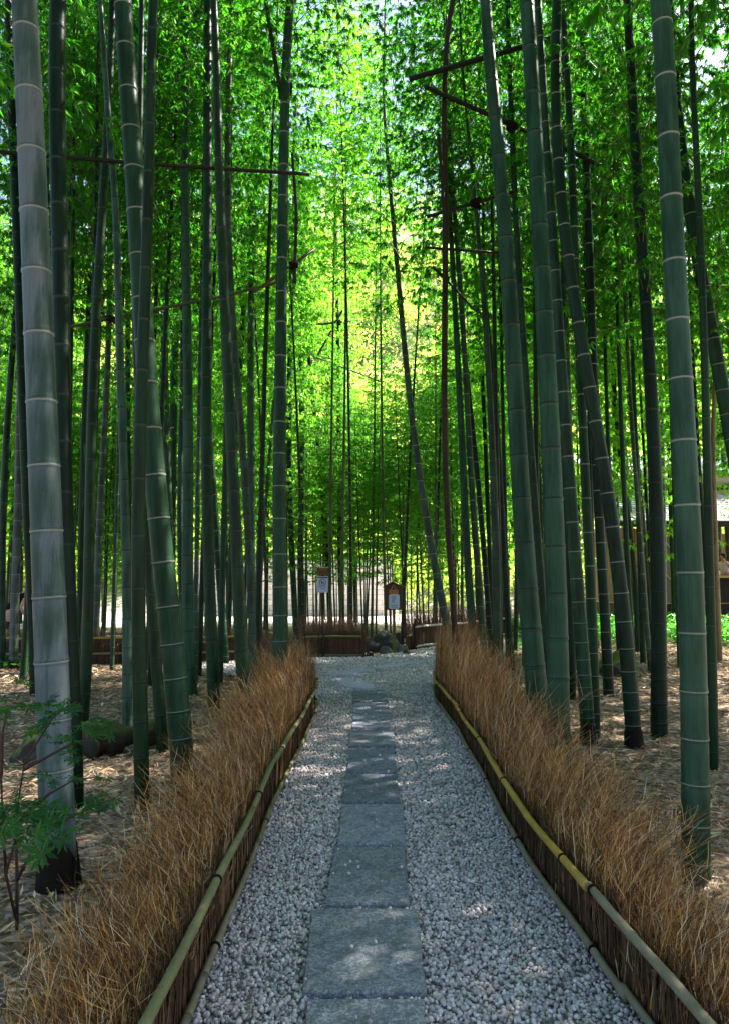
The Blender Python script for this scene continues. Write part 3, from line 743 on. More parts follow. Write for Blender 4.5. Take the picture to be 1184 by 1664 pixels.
def bamboo(i, row):
    pts, wt, wb, base, tint, bloom, white, s0, smax, zc, sheath, grp, label = row
    rs = np.random.RandomState(500 + i)
    g0 = ground(*base)
    Y0 = g0[1]
    pts = list(pts) + ([base] if pts[-1][1] < base[1] - 3 else [])
    W = np.array([at(x, y, Y0) for x, y in pts])
    z = W[:, 2]; x = W[:, 0]
    deg = min(5, len(pts) - 1)
    if len(pts) <= 5: deg = min(2, deg)
    co = np.polyfit(z, x, deg)
    ztop = z.max()
    slope = float(np.clip(np.polyval(np.polyder(co), ztop), -.10, .10))
    xtop = float(np.polyval(co, ztop))
    lean = 0.0
    H = max(13.5 if zc > 4.6 else 11.5, min(15.5, ztop + 4.0)) * rs.uniform(.99, 1.07)
    bx, by = g0[0], g0[1]
    def pos(q):
        qq = min(max(q, 0), ztop)
        X = np.polyval(co, qq) + (q - qq) * slope
        return np.array([X - bx, lean * q, q])
    rt = wt / 2 * Y0 / F; rb = wb / 2 * Y0 / F
    def rad(q):
        if q <= ztop:
            return rb + (rt - rb) * (max(q, 0) / ztop)
        t = (q - ztop) / (H - ztop)
        return rt * (1 - .86 * min(1, t))
    root = empty('bamboo', (bx, by, 0), label, 'bamboo', grp)
    seg = 28 if wb > 30 else (18 if wb > 15 else 12)
    me = culm_mesh(pos, rad, H, s0, smax, seg, wb > 8, M['culm_w'] if white else M['culm_d'], rs)
    o = link('culm', me, None, root)
    v = rs.uniform(.9, 1.12)
    o.color = (tint[0] * v, tint[1] * v, tint[2] * v, bloom)
    if sheath:
        mb = MB(); r = rb * 1.07; n = 20
        ring0 = []; ring1 = []
        hh = 0.19 * rb / 0.07
        for k in range(n):
            a = 2 * math.pi * k / n
            h = hh * (.55 + .45 * abs(math.sin(a * 1.0 + i)) + rs.uniform(-.08, .08))
            p = pos(0); p1 = pos(h)
            ring0.append(mb.bm.verts.new((p[0] + math.cos(a) * r * 1.25, p[1] + math.sin(a) * r * 1.25, -.05)))
            ring1.append(mb.bm.verts.new((p1[0] + math.cos(a) * r, p1[1] + math.sin(a) * r, h)))
        for k in range(n):
            mb.bm.faces.new((ring0[k], ring0[(k + 1) % n], ring1[(k + 1) % n], ring1[k]))
        mb.build('sheath', M['sheath'], root, True)
    if tint is not BR and tint is not TN:
        zc = max(zc, 9.0) if Y0 < 8.8 and zc > 4.6 else (max(zc, 8.0) if Y0 < 13.5 and zc >= 5.9 else zc)
        add_crown(root, max(zc, 3.0), pos, max(H, zc + 5.2), i % 4, rs, far=Y0 > 17)
    return root, pos, rad, Y0
BB = []
for i, row in enumerate(BAMBOO):
    BB.append((row, bamboo(i, row)))

# far thicket: prototypes copied with all their parts
def far_proto(k):
    rs = np.random.RandomState(900 + k)
    H = rs.uniform(12, 14.5) if k < 5 else ((7.4, 8.6)[k - 5] if k < 7 else (17.2, 16.2)[k - 7])
    a, b = rs.uniform(-.05, .05), rs.uniform(-.003, .003)
    pos = lambda q: np.array([a * q + b * q * q, a * .5 * q, q])
    r0 = rs.uniform(.038, .058) if k < 5 else (.034 if k < 7 else .042)
    rad = lambda q: r0 * (1 - .80 * max(q, 0) / H)
    root = empty('bamboo', (0, 0, 0), 'thin distant bamboo rising in the far thicket', 'bamboo', GF)
    o = link('culm', culm_mesh(pos, rad, H, .15, .36, 8, False, M['culm_w'] if k % 2 else M['culm_d'], rs), None, root)
    o.color = ((0.02, 0.04, 0.015), (0.05, 0.07, 0.035), (0.02, 0.03, 0.012), (0.09, 0.10, 0.03), (0.03, 0.06, 0.035))[k % 5] + ((.1, .5, .05, .25, .6)[k % 5],)
    add_crown(root, 2.4 + .5 * (k % 3) if k < 5 else (1.8 if k < 7 else 8.6), pos, H, k % 5, rs, far=True, sxy=1.05 if k < 5 or k > 6 else .8, shade=k in (5, 6))
    return root
protos = [far_proto(k) for k in range(9)]
def copy_tree(o, parent=None):
    c = o.copy(); COL.objects.link(c)
    if parent is not None: c.parent = parent
    for ch in list(o.children): copy_tree(ch, c)
    return c
placed = [(r[1][0].location.x, r[1][0].location.y) for r in BB]
rsf = np.random.RandomState(77)
kinds = {}
spots = []
tries = 0
def ok_spot(x, y, md):
    if in_poly(x, y, PATH_L): return False
    if x > 6.0 and 19.0 < y < 33: return False
    if -0.6 < x < 1.6 and y < 21: return False
    if abs(y - 15.2) < .7 and x < -1: return False
    return all((x - a) ** 2 + (y - b) ** 2 > md * md for a, b in placed)
while len(spots) < 190 and tries < 20000:
    tries += 1
    y = rsf.uniform(17.0, 34.0); x = rsf.uniform(-.56 * y - 1.0, .56 * y + 1.0)
    if not ok_spot(x, y, .75): continue
    glow = -.13 * y < x < .13 * y or -.43 * y < x < -.29 * y
    if glow and y < 19.5: continue
    if not glow and y > 31: continue
    if not glow and -.29 * y < x < -.13 * y and rsf.uniform() < .3: continue
    spots.append((x, y)); placed.append((x, y)); kinds[(x, y)] = 'short' if glow else 'full'
TALL = [(-1.4, 17.6), (.2, 21.5), (1.9, 20.4), (-.9, 19.4), (-.3, 17.5), (.55, 18.9), (-2.4, 18.6), (-.6, 18.1), (1.0, 19.9)]
spots += TALL
FARLAB = {0: 'thin distant bamboo rising in the far thicket on the left', 1: 'thin distant bamboo rising in the far thicket behind the two signs', 2: 'thin distant bamboo rising in the far thicket on the right'}
used_protos = set()
for i, (x, y) in enumerate(spots):
    k = 7 + i % 2 if (x, y) in TALL else (5 + i % 2 if kinds.get((x, y)) == 'short' else i % 5)
    o = copy_tree(protos[k]) if k in used_protos else protos[k]
    used_protos.add(k)
    o.location = (x, y, 0); o.rotation_euler = (0, 0, rsf.uniform(0, 6.28))
    s = rsf.uniform(.88, 1.12); o.scale = (s, s, s)
    px = CX + F * x / y
    z = 0 if px < 470 else (1 if px < 720 else 2)
    o['label'] = FARLAB[z]; o['group'] = GF + (' on the left', ' behind the signs', ' on the right')[z]
# unseen culms continuing the grove, added with wide crowns to shade the path
NEAR_OUT = [(-3.6, 4.6), (-4.6, 6.6), (-3.0, 2.4), (-6.2, 8.8), (-7.6, 11.4), (3.4, 4.6), (3.9, 2.8), (4.9, 6.6), (6.3, 8.9), (7.7, 11.6), (9.3, 14.2), (-9.5, 14.0), (2.9, 1.2), (-2.3, 0.8), (5.9, 4.4), (-5.9, 4.6), (-2.6, -2.2), (3.0, -1.8), (-4.6, -.4), (5.0, .6), (-1.6, -4.5), (2.2, -5.0), (5.6, 7.6), (7.2, 9.4), (6.6, 6.2), (8.4, 11.2), (9.0, 8.6), (7.6, 12.9), (5.0, 5.6), (10.6, 15.0), (4.2, 3.6), (6.4, 8.4), (5.2, 3.6), (7.9, 10.2), (8.7, 7.4), (9.8, 10.4), (6.9, 4.8), (4.6, 2.2), (10.2, 12.6), (7.4, 7.9), (3.5, 3.7), (9.4, 18.0), (10.4, 19.6), (9.0, 16.6), (12.0, 21.5), (12.2, 18.0), (8.4, 15.4)]
for j, (x, y) in enumerate(NEAR_OUT):
    rs = np.random.RandomState(1300 + j)
    H = rs.uniform(13, 15.5); a = rs.uniform(-.03, .03)
    pos = (lambda a: (lambda q: np.array([a * q, 0.0, q])))(a)
    rad = (lambda H: (lambda q: .062 * (1 - .8 * max(q, 0) / H)))(H)
    side = 'left' if x < 0 else 'right'
    root = empty('bamboo', (x, y, 0), 'unseen bamboo added outside the %s edge to shade the path' % side, 'bamboo', 'unseen shade bamboos beyond the %s edge' % side)
    o = link('culm', culm_mesh(pos, rad, H, .2, .38, 12, True, M['culm_d'], rs), None, root)
    o.color = (*DG, .2)
    add_crown(root, 4.2, pos, H, j % 4, rs, sxy=1.35)

# slim culms deeper in the grove on both sides: three built, the rest copied with their parts
def mid_proto(k):
    rs = np.random.RandomState(1700 + k)
    H = rs.uniform(13, 15); a, b = (.035, -.045, .012)[k], (-.003, .002, .001)[k]
    pos = lambda q: np.array([a * q + b * q * q, 0.0, q])
    r0 = (.058, .047, .052)[k]
    rad = lambda q: r0 * (1 - .75 * max(q, 0) / H)
    root = empty('bamboo', (0, 0, 0), 'slim bamboo standing deep in the grove', 'bamboo', 'slim bamboos deep in the grove')
    o = link('culm', culm_mesh(pos, rad, H, .15, .39, 12, True, M['culm_w'] if k == 1 else M['culm_d'], rs), None, root)
    o.color = ((*DG, .15), (*GR, .45), (*BK, .1))[k]
    add_crown(root, 6.4, pos, H, k, rs)
    return root
mid_protos = [mid_proto(k) for k in range(3)]
hand = [(b_[1][0].location.x, b_[1][0].location.y) for b_ in BB]
mids = []
rsm = np.random.RandomState(99); tr = 0
while len(mids) < 34 and tr < 5000:
    tr += 1
    left = len(mids) < 20
    y = rsm.uniform(10.5, 16.8)
    x = rsm.uniform(-.47 * y, -1.6) if left else rsm.uniform(2.0, .45 * y)
    if in_poly(x, y, PATH_L) or (x < -1 and 14.5 < y < 16.0): continue
    if any((x - a) ** 2 + (y - b) ** 2 < .16 for a, b in hand + mids): continue
    mids.append((x, y))
for i, (x, y) in enumerate(mids):
    o = mid_protos[i] if i < 3 else copy_tree(mid_protos[i % 3])
    o.location = (x, y, 0); o.rotation_euler = (0, 0, rsm.uniform(0, 6.28))
    side = 'left' if x < 0 else 'right'
    o['label'] = 'slim bamboo standing deep in the grove on the %s of the path' % side
    o['group'] = 'slim bamboos deep in the %s grove' % side

# ------------------------------------------------------------------ cross poles and lashings
def pole_obj(name, pts, w0, w1, label, mat, lash=(), grp='bamboo poles lashed high between the culms', nodes=.45):
    P = [np.array(at(x, y, Y)) for x, y, Y in pts]
    c = P[0]
    root = empty(name, c, label, 'pole', grp)
    # resample with node bulges
    seglen = [np.linalg.norm(P[i + 1] - P[i]) for i in range(len(P) - 1)]
    tot = sum(seglen); cum = np.concatenate([[0], np.cumsum(seglen)])
    ts = []; rm = []
    d = 0.0
    while d < tot:
        for e, m_ in ((0, 1.13), (.02, 1.0), (nodes - .02, 1.0)):
            if d + e < tot: ts.append(d + e); rm.append(m_)
        d += nodes
    ts.append(tot); rm.append(1.0)
    PP = np.array(P)
    Q = np.stack([np.interp(ts, cum, PP[:, k]) for k in range(3)], 1)
    r0 = w0 / 2 * pts[0][2] / F; r1 = w1 / 2 * pts[-1][2] / F
    R = [(r0 + (r1 - r0) * t / tot) * m_ for t, m_ in zip(ts, rm)]
    mb = MB(); mb.tube([tuple(q - c) for q in Q], R, 9)
    mb.build('shaft', mat, root, True)
    for (x, y, Y, r) in lash:
        q = np.array(at(x, y, Y)) - c
        mb = MB()
        # several crossing turns of twine
        for t in range(5):
            n = 14; pts_ = []
            tilt = random.uniform(-.7, .7); off = random.uniform(-.5, .5) * r
            for k in range(n + 1):
                a = 2 * math.pi * k / n
                pts_.append((q[0] + math.cos(a) * r, q[1] + math.sin(a) * r, q[2] + off + math.cos(a) * r * tilt))
            mb.tube(pts_, r * .22, 5, False)
        mb.tube([(q[0], q[1], q[2] - r * .8), (q[0], q[1], q[2]), (q[0], q[1], q[2] + r * .8)], [r * .7, r * 1.02, r * .7], 10)
        for t in range(3):
            mb.tube([tuple(q + [0, 0, -r * .6]), tuple(q + [random.uniform(-1, 1) * r, -r, -r * 2.0])], r * .08, 4)
        mb.build('lashing', M['twine'], root, True)
    return root
PD, PO = M['pole_dark'], M['pole_olive']
pole_obj('cross_pole', [(-60, 241, 7.6), (0, 247, 7.7), (260, 268, 8.2), (502, 283, 8.9)], 7, 6, 'long dark horizontal pole crossing the left culms in the upper left', PD)
pole_obj('cross_pole', [(114, 531, 9.9), (218, 510, 10.1), (357, 483, 10.6), (452, 459, 11)], 5, 5, 'thin olive pole rising right across the left culms at mid height', PO, [(181, 518, 9.9, .055)])
pole_obj('cross_pole', [(414, 474, 10.6), (512, 404, 10.9)], 5, 5, 'short olive pole slanting up right behind the straight lashed bamboo', PO, [(476, 428, 10.6, .045)])
pole_obj('cross_pole', [(392, 539, 22.5), (581, 521, 24.0)], 4, 3.6, 'thin pole across the central gap lashed to the dark upright bamboo', PD, [(549, 524, 23.6, .09), (432, 536, 22.6, .08)])
pole_obj('brace_pole', [(556, 505, 23.8), (514, 582, 23.4)], 3.6, 3.2, 'short diagonal brace under the central cross pole', PD)
pole_obj('cross_pole', [(512, 580, 23.5), (618, 620, 24.6)], 2.8, 2.8, 'thin pole sloping down right below the central cross pole', PD)
pole_obj('cross_pole', [(665, 128, 10.3), (800, 90, 10.45), (940, 49, 10.6)], 9, 9, 'thickest brown cross pole rising right at the upper right', PD)
pole_obj('cross_pole', [(690, 141, 10.35), (850, 211, 10.6), (992, 277, 10.9)], 8, 7, 'dark cross pole sloping down right below the thickest cross pole', PD, [(831, 206, 10.5, .075)])
pole_obj('cross_pole', [(694, 352, 10.5), (832, 312, 10.9)], 6, 6, 'short dark pole rising right across the smooth greyish bamboo', PD, [(772, 330, 10.6, .07)])
pole_obj('cross_pole', [(690, 402, 10.8), (810, 411, 11.0)], 4.5, 4.5, 'thin nearly level pole below the short rising one', PD)
pole_obj('cross_pole', [(703, 434, 10.4), (728, 458, 10.6), (776, 510, 11)], 5, 3, 'small broken pole sloping down right beside the dead brown bamboo', PD, [(724, 455, 10.5, .045)])
pole_obj('brace_pole', [(712, 218, 10.1), (718, 300, 10.1), (724, 425, 10.1)], 6, 6, 'blackish broken stick standing against the dead brown bamboo', PD)
pole_obj('brace_pole', [(424, -60, 9.3), (432, 0, 9.3), (457, 160, 9.4)], 8, 7, 'brown slanting pole meeting the straight lashed bamboo at its black lashing', M['pole_dark'], [(463, 143, 9.55, .085)])
pole_obj('brace_pole', [(475, 250, 9.9), (482, 340, 9.9), (479, 460, 9.9)], 5, 6, 'dark crooked stick right of the straight lashed bamboo', PD, [(478, 432, 9.9, .05)])

# ------------------------------------------------------------------ brush fences
def ribbons(P, widths, side):
    """P (n,k,3) polyline points, side (n,3)"""
    n, k, _ = P.shape
    A = P + side[:, None, :] * widths[None, :, None] * .5
    B = P - side[:, None, :] * widths[None, :, None] * .5
    V = np.stack([A, B], 2).reshape(n, k * 2, 3)
    fs = []
    for i in range(k - 1): fs.append((2 * i, 2 * i + 1, 2 * i + 3, 2 * i + 2))
    fs = np.array(fs)
    Fc = (fs[None] + (np.arange(n) * k * 2)[:, None, None]).reshape(-1, 4)
    return V.reshape(-1, 3), Fc
def line_eval(line, t):
    L = np.array(line, float); sl = np.linalg.norm(np.diff(L, axis=0), axis=1); cum = np.concatenate([[0], np.cumsum(sl)])
    x = np.interp(t, cum, L[:, 0]); y = np.interp(t, cum, L[:, 1])
    e = .05
    dx = np.interp(t + e, cum, L[:, 0]) - np.interp(t - e, cum, L[:, 0]); dy = np.interp(t + e, cum, L[:, 1]) - np.interp(t - e, cum, L[:, 1])
    n = np.hypot(dx, dy) + 1e-9
    return x, y, dx / n, dy / n, cum[-1]

def brush_fence(line, side, hfun, dens, label, mat, rails, posts=(), wall_h=.30, spread=.30, flare=.32, seed=1, strand_w=.0050, group='low brushwood fences'):
    """side=+1: brush leans to the right-hand normal of the line"""
    rs = np.random.RandomState(seed)
    L = line_eval(line, 0)[4]
    o0 = line[0]
    root = empty('brush_fence', (o0[0], o0[1], 0), label, 'fence', group)
    n = int(L * dens)
    t = rs.uniform(0, L, n)
    x, y, tx, ty, _ = line_eval(line, t)
    nx, ny = ty * side, -tx * side
    h = hfun(y) * (rs.uniform(.5, .97, n) + np.where(rs.uniform(0, 1, n) < .12, rs.uniform(0, .26, n), 0)) * (1 + .10 * np.sin(t * 5.1) * np.sin(t * 2.3 + 1))
    so = rs.uniform(0, 1, n) ** 1.9 * spread * np.clip(h / .7, .6, 1.3)
    fl = flare * rs.uniform(-.05, 1.25, n) * h / .7 * np.clip(1.25 - (y - 3) * .09, .30, 1.2)
    al = rs.normal(0, .17, n)
    k = 5; s = np.linspace(0, 1, k)
    bend = rs.normal(0, .022, n)
    off = so[:, None] + fl[:, None] * s[None] ** 1.7
    a_ = al[:, None] * s[None] ** 1.3 + bend[:, None] * np.sin(s * 3.1)[None]
    P = np.stack([x[:, None] + nx[:, None] * off + tx[:, None] * a_, y[:, None] + ny[:, None] * off + ty[:, None] * a_, h[:, None] * s[None] * (1 - .05 * s[None])], -1)
    P[:, :, 0] -= o0[0]; P[:, :, 1] -= o0[1]
    an = rs.uniform(0, 6.28, n); sd = np.stack([np.cos(an), np.sin(an), np.zeros(n)], 1)
    V1, F1 = ribbons(P, strand_w * np.array([1, .95, .8, .6, .3]), sd)
    Vs, Fs = [V1], [F1]; base = len(V1)
    for rep in range(4):
        ss = rs.uniform(.45, .97, n)
        i0 = np.minimum((ss * (k - 1)).astype(int), k - 2); fr = ss * (k - 1) - i0
        p0 = P[np.arange(n), i0] * (1 - fr)[:, None] + P[np.arange(n), i0 + 1] * fr[:, None]
        d = np.stack([nx * .35 + rs.normal(0, .62, n), ny * .35 + rs.normal(0, .62, n), rs.uniform(.5, 1.5, n)], 1)
        d /= np.linalg.norm(d, axis=1)[:, None]
        l_ = rs.uniform(.05, .20, n) * np.clip(h / .7, .7, 1.4)
        p1 = p0 + d * (l_ * .55)[:, None]; p2 = p0 + d * l_[:, None] + rs.normal(0, .012, (n, 3))
        V2, F2 = ribbons(np.stack([p0, p1, p2], 1), strand_w * np.array([.55, .45, .25]), sd)
        Vs.append(V2); Fs.append(F2 + base); base += len(V2)
    me = np_mesh('brush', np.concatenate(Vs), np.concatenate(Fs), mat=mat)
    link('brush', me, None, root)
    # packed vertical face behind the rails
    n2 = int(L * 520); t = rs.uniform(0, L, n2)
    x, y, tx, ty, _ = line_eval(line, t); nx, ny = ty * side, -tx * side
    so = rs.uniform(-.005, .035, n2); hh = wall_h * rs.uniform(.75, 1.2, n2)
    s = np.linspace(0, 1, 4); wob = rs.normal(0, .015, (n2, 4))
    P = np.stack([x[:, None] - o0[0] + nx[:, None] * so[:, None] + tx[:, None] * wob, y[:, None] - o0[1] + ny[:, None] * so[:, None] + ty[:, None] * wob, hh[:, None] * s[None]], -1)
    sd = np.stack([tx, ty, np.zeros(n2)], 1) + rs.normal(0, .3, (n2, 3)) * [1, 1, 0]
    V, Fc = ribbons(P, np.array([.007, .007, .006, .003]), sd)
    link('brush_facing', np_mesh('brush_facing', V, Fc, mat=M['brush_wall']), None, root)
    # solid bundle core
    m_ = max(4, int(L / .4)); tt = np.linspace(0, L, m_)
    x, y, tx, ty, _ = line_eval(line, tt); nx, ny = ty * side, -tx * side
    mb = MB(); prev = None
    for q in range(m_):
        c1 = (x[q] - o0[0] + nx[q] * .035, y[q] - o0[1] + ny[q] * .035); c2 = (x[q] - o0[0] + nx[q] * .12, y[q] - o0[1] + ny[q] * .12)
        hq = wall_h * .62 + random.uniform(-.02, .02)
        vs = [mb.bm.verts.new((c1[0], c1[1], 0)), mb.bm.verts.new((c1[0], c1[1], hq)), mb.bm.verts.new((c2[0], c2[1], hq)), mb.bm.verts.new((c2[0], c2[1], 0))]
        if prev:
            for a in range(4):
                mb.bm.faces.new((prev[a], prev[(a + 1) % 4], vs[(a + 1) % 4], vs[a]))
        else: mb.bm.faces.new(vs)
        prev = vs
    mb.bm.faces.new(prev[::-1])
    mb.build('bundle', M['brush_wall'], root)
    for (z, r, mats, cuts) in rails:
        bounds = [0] + list(cuts) + [L]
        for q in range(len(bounds) - 1):
            a0, a1 = bounds[q], bounds[q + 1]
            a1o = min(L, a1 + .12)
            nodes = .30
            ts = []; rm = []
            d = a0 + rs.uniform(0, .1)
            ts.append(a0); rm.append(1)
            while d < a1o:
                for e, mm in ((0, 1.12), (.012, 1.0), (nodes * .5, .97), (nodes - .012, 1.0)):
                    if d + e < a1o: ts.append(d + e); rm.append(mm)
                d += nodes * rs.uniform(.9, 1.2)
            ts = np.array(ts)
            xx, yy, tx, ty, _ = line_eval(line, ts); nx, ny = ty * side, -tx * side
            o_ = -.028 - (.0 if q % 2 == 0 else .008)
            zz = z + .010 * np.sin(ts * 1.7 + q) + .006 * np.sin(ts * 4.1)
            mb = MB()
            mb.tube([(xx[j] - o0[0] + nx[j] * o_, yy[j] - o0[1] + ny[j] * o_, zz[j]) for j in range(len(ts))], [r * m2 * (1 - .12 * (tq - a0) / max(.1, a1o - a0)) for m2, tq in zip(rm, ts)], 12)
            ro = mb.build('rail', mats[q % len(mats)], root, True)
            # ties
            for tq in np.arange(a0 + .35, a1, 1.35):
                xx, yy, tx, ty, _ = line_eval(line, np.array([tq])); nx, ny = ty * side, -tx * side
                mb = MB()
                for e in (-.006, .0, .006):
                    cx = xx[0] - o0[0] + nx[0] * o_ + tx[0] * e; cy = yy[0] - o0[1] + ny[0] * o_ + ty[0] * e
                    zc = z + .010 * math.sin(tq * 1.7 + q) + .006 * math.sin(tq * 4.1)
                    mb.tube([(cx + nx[0] * math.cos(b) * r * 1.1, cy + ny[0] * math.cos(b) * r * 1.1, zc + math.sin(b) * r * 1.1) for b in np.linspace(0, 6.283, 13)], .0028, 5, False)
                mb.build('tie', M['twine'], ro)
    for tp in posts:
        xx, yy, tx, ty, _ = line_eval(line, np.array([float(tp)])); nx, ny = ty * side, -tx * side
        mb = MB()
        cx, cy = xx[0] - o0[0] - nx[0] * .02, yy[0] - o0[1] - ny[0] * .02
        mb.tube([(cx, cy, -.05), (cx, cy, .3), (cx, cy, wall_h + .2)], [.042, .04, .036], 10)
        mb.build('post', M['post_dark'], root, True)
    return root

RIGHT = [(1.06, 1.6), (1.04, 2.6), (1.01, 3.13), (.965, 4.3), (.955, 5.1), (1.0, 6.2), (1.02, 8.0), (.99, 10.4), (1.10, 11.6), (1.25, 12.1)]
LEFT = [(-.655, 1.6), (-.656, 2.6), (-.662, 4.1), (-.68, 5.4), (-.64, 7.7), (-.62, 9.2), (-.66, 10.1), (-.85, 10.7)]
brush_fence(RIGHT, 1, lambda y: .44 + .066 * np.clip(y - 2, 0, 12), 1100, 'long brushwood fence with a yellow top rail along the right of the path', M['brush'],
            [(.295, .020, [M['rail_grey'], M['rail_yellow'], M['rail_yellow']], [1.75, 6.5]), (.060, .0175, [M['rail_grey'], M['rail_grey'], M['rail_grey']], [1.35, 5.2])], wall_h=.30, seed=3, spread=.30, flare=.46)
brush_fence(LEFT, -1, lambda y: .41 + .052 * np.clip(y - 2, 0, 12), 1350, 'long brushwood fence with green rails along the left of the path', M['brush'],
            [(.335, .019, [M['rail_green'], M['rail_green']], [3.9]), (.065, .0165, [M['rail_grey'], M['rail_green']], [3.0])], wall_h=.33, seed=4, spread=.50, flare=.40)
brush_fence([(-1.35, 16.35), (.0, 16.5)], -1, lambda y: .98 + 0 * y, 900, 'short dark brushwood fence with two rails closing the path behind the bend', M['brush_far'],
            [(.46, .028, [M['rail_green']], []), (.05, .026, [M['rail_green']], [])], posts=[.05, .45], wall_h=.50, seed=5, spread=.30, flare=.12, strand_w=.006)
brush_fence([(1.22, 18.5), (3.05, 21.2), (4.8, 24.0)], -1, lambda y: 1.12 + 0 * y, 500, 'purplish brushwood fence with bleached rails running away behind the right brush', M['brush_far'],
            [(.55, .03, [M['rail_pale']], []), (.07, .03, [M['rail_pale']], [])], posts=[.03, 2.6], wall_h=.56, seed=6, spread=.3, flare=.12, strand_w=.007)
brush_fence([(-9.2, 14.9), (-5.5, 15.0), (-2.3, 15.7)], -1, lambda y: .88 + 0 * y, 420, 'low brushwood fence with two rails running behind the left bamboos', M['brush_far'],
            [(.53, .024, [M['rail_yellow']], []), (.22, .028, [M['rail_grey']], [])], posts=[1.2, 4.6], wall_h=.45, seed=8, spread=.3, flare=.15, strand_w=.006)
brush_fence([(-2.2, 13.2), (-1.2, 11.6)], -1, lambda y: .95 + 0 * y, 500, 'dark brush clump behind the near end of the left brush fence', M['brush_far'],
            [(.46, .022, [M['rail_green']], [])], wall_h=.4, seed=9, spread=.3, flare=.2, strand_w=.005)

# ------------------------------------------------------------------ rocks and log
def rock(px, py, w, h, label, mat, name='rock', seed=0, dy=None, group=None, rough=.28, rot=0.0):
    g0 = ground(px, py); Y = g0[1]
    W = w * Y / F; H = h * Y / F; D = dy if dy else W * .7
    bm = bmesh.new(); bmesh.ops.create_icosphere(bm, subdivisions=4, radius=1.0)
    for v in bm.verts:
        p = v.co.copy()
        q = p * 1.3 + Vector((seed * 3.1, seed * 1.7, 0))
        d = mnoise.noise(q) * rough * 1.4 + mnoise.noise(q * 2.6) * rough * .6 + mnoise.noise(q * 6) * rough * .22
        # facet by quantising a cell
        c = mnoise.cell(q * 1.4) * .08
        p = p * (1 + d + c)
        p.z = max(p.z, -.25)
        v.co = Vector((p.x * W / 2, p.y * D / 2, p.z * H * .92))
    me = bpy.data.meshes.new(name); bm.to_mesh(me); bm.free()
    me.polygons.foreach_set('use_smooth', np.ones(len(me.polygons), bool))
    o = link(name, me, mat)
    o.location = (g0[0], g0[1] + D * .3, 0.0); o.rotation_euler = (0, 0, rot)
    return tag(o, label, 'rock' if name == 'rock' else 'log', group)
GS = 'rocks around the gabled signboard'
rock(622, 1060, 62, 30, 'large black wet rock left of the gabled signboard post', M['rock_dark'], seed=1, group=GS)
rock(648, 1046, 26, 16, 'round dark rock behind the gabled signboard post', M['rock_dark'], seed=2, group=GS)
rock(627, 1063, 22, 12, 'greenish grey low rock before the large black rock', M['rock_grey'], seed=3, group=GS)
rock(652, 1061, 22, 14, 'grey rock right beside the foot of the signboard post', M['rock_grey'], seed=4, group=GS)
rock(661, 1064, 14, 8, 'small black rock right of the signboard post', M['rock_dark'], seed=5, group=GS)
rock(600, 1066, 14, 6, 'flat small dark rock at the corner of the short cross fence', M['rock_dark'], seed=6, group=GS)
rock(1013, 1098, 78, 34, 'rounded rock capped with yellow-green moss on the right litter', M['rock_moss'], seed=7)
rock(48, 1240, 62, 42, 'dark mossy rock behind the thickest pale bamboo', M['rock_moss'], seed=12)
rock(22, 1062, 34, 12, 'pale flat rock by the left fence behind the pale grey bamboo', M['rock_grey'], seed=13)

def mossy_log():
    a = ground(128, 1236); b = ground(246, 1222)
    a = np.array([a[0], a[1] + .12, .13]); b = np.array([b[0], b[1] + .25, .15])
    c = (a + b) / 2
    bm = bmesh.new(); rs = np.random.RandomState(5)
    n, s = 26, 22; rings = []
    d = (b - a); L = np.linalg.norm(d); d /= L
    u = np.array([-d[1], d[0], 0]); u /= np.linalg.norm(u); w = np.cross(d, u)
    for i in range(n):
        t = i / (n - 1); p = a + (b - a) * t - c
        r = .125 + .035 * math.sin(t * 7) + .02 * math.sin(t * 17 + 1)
        if i == 0 or i == n - 1: r *= .55
        ring = []
        for k in range(s):
            an = 2 * math.pi * k / s
            rr = r * (1 + .25 * mnoise.noise(Vector((math.cos(an) * 1.4, math.sin(an) * 1.4, t * 9))) + .12 * mnoise.noise(Vector((math.cos(an) * 5, math.sin(an) * 5, t * 30))))
            ring.append(bm.verts.new(tuple(p + (u * math.cos(an) * 1.2 + w * math.sin(an)) * rr)))
        rings.append(ring)
    for A, B in zip(rings[:-1], rings[1:]):
        for k in range(s): bm.faces.new((A[k], A[(k + 1) % s], B[(k + 1) % s], B[k]))
    bm.faces.new(rings[0][::-1]); bm.faces.new(rings[-1])
    bmesh.ops.recalc_face_normals(bm, faces=bm.faces[:])
    me = bpy.data.meshes.new('mossy_log'); bm.to_mesh(me); bm.free()
    me.polygons.foreach_set('use_smooth', np.ones(len(me.polygons), bool))
    o = link('mossy_log', me, M['log'], None, c); tag(o, 'dark mossy log lying on the litter behind the left bamboos', 'log')
mossy_log()

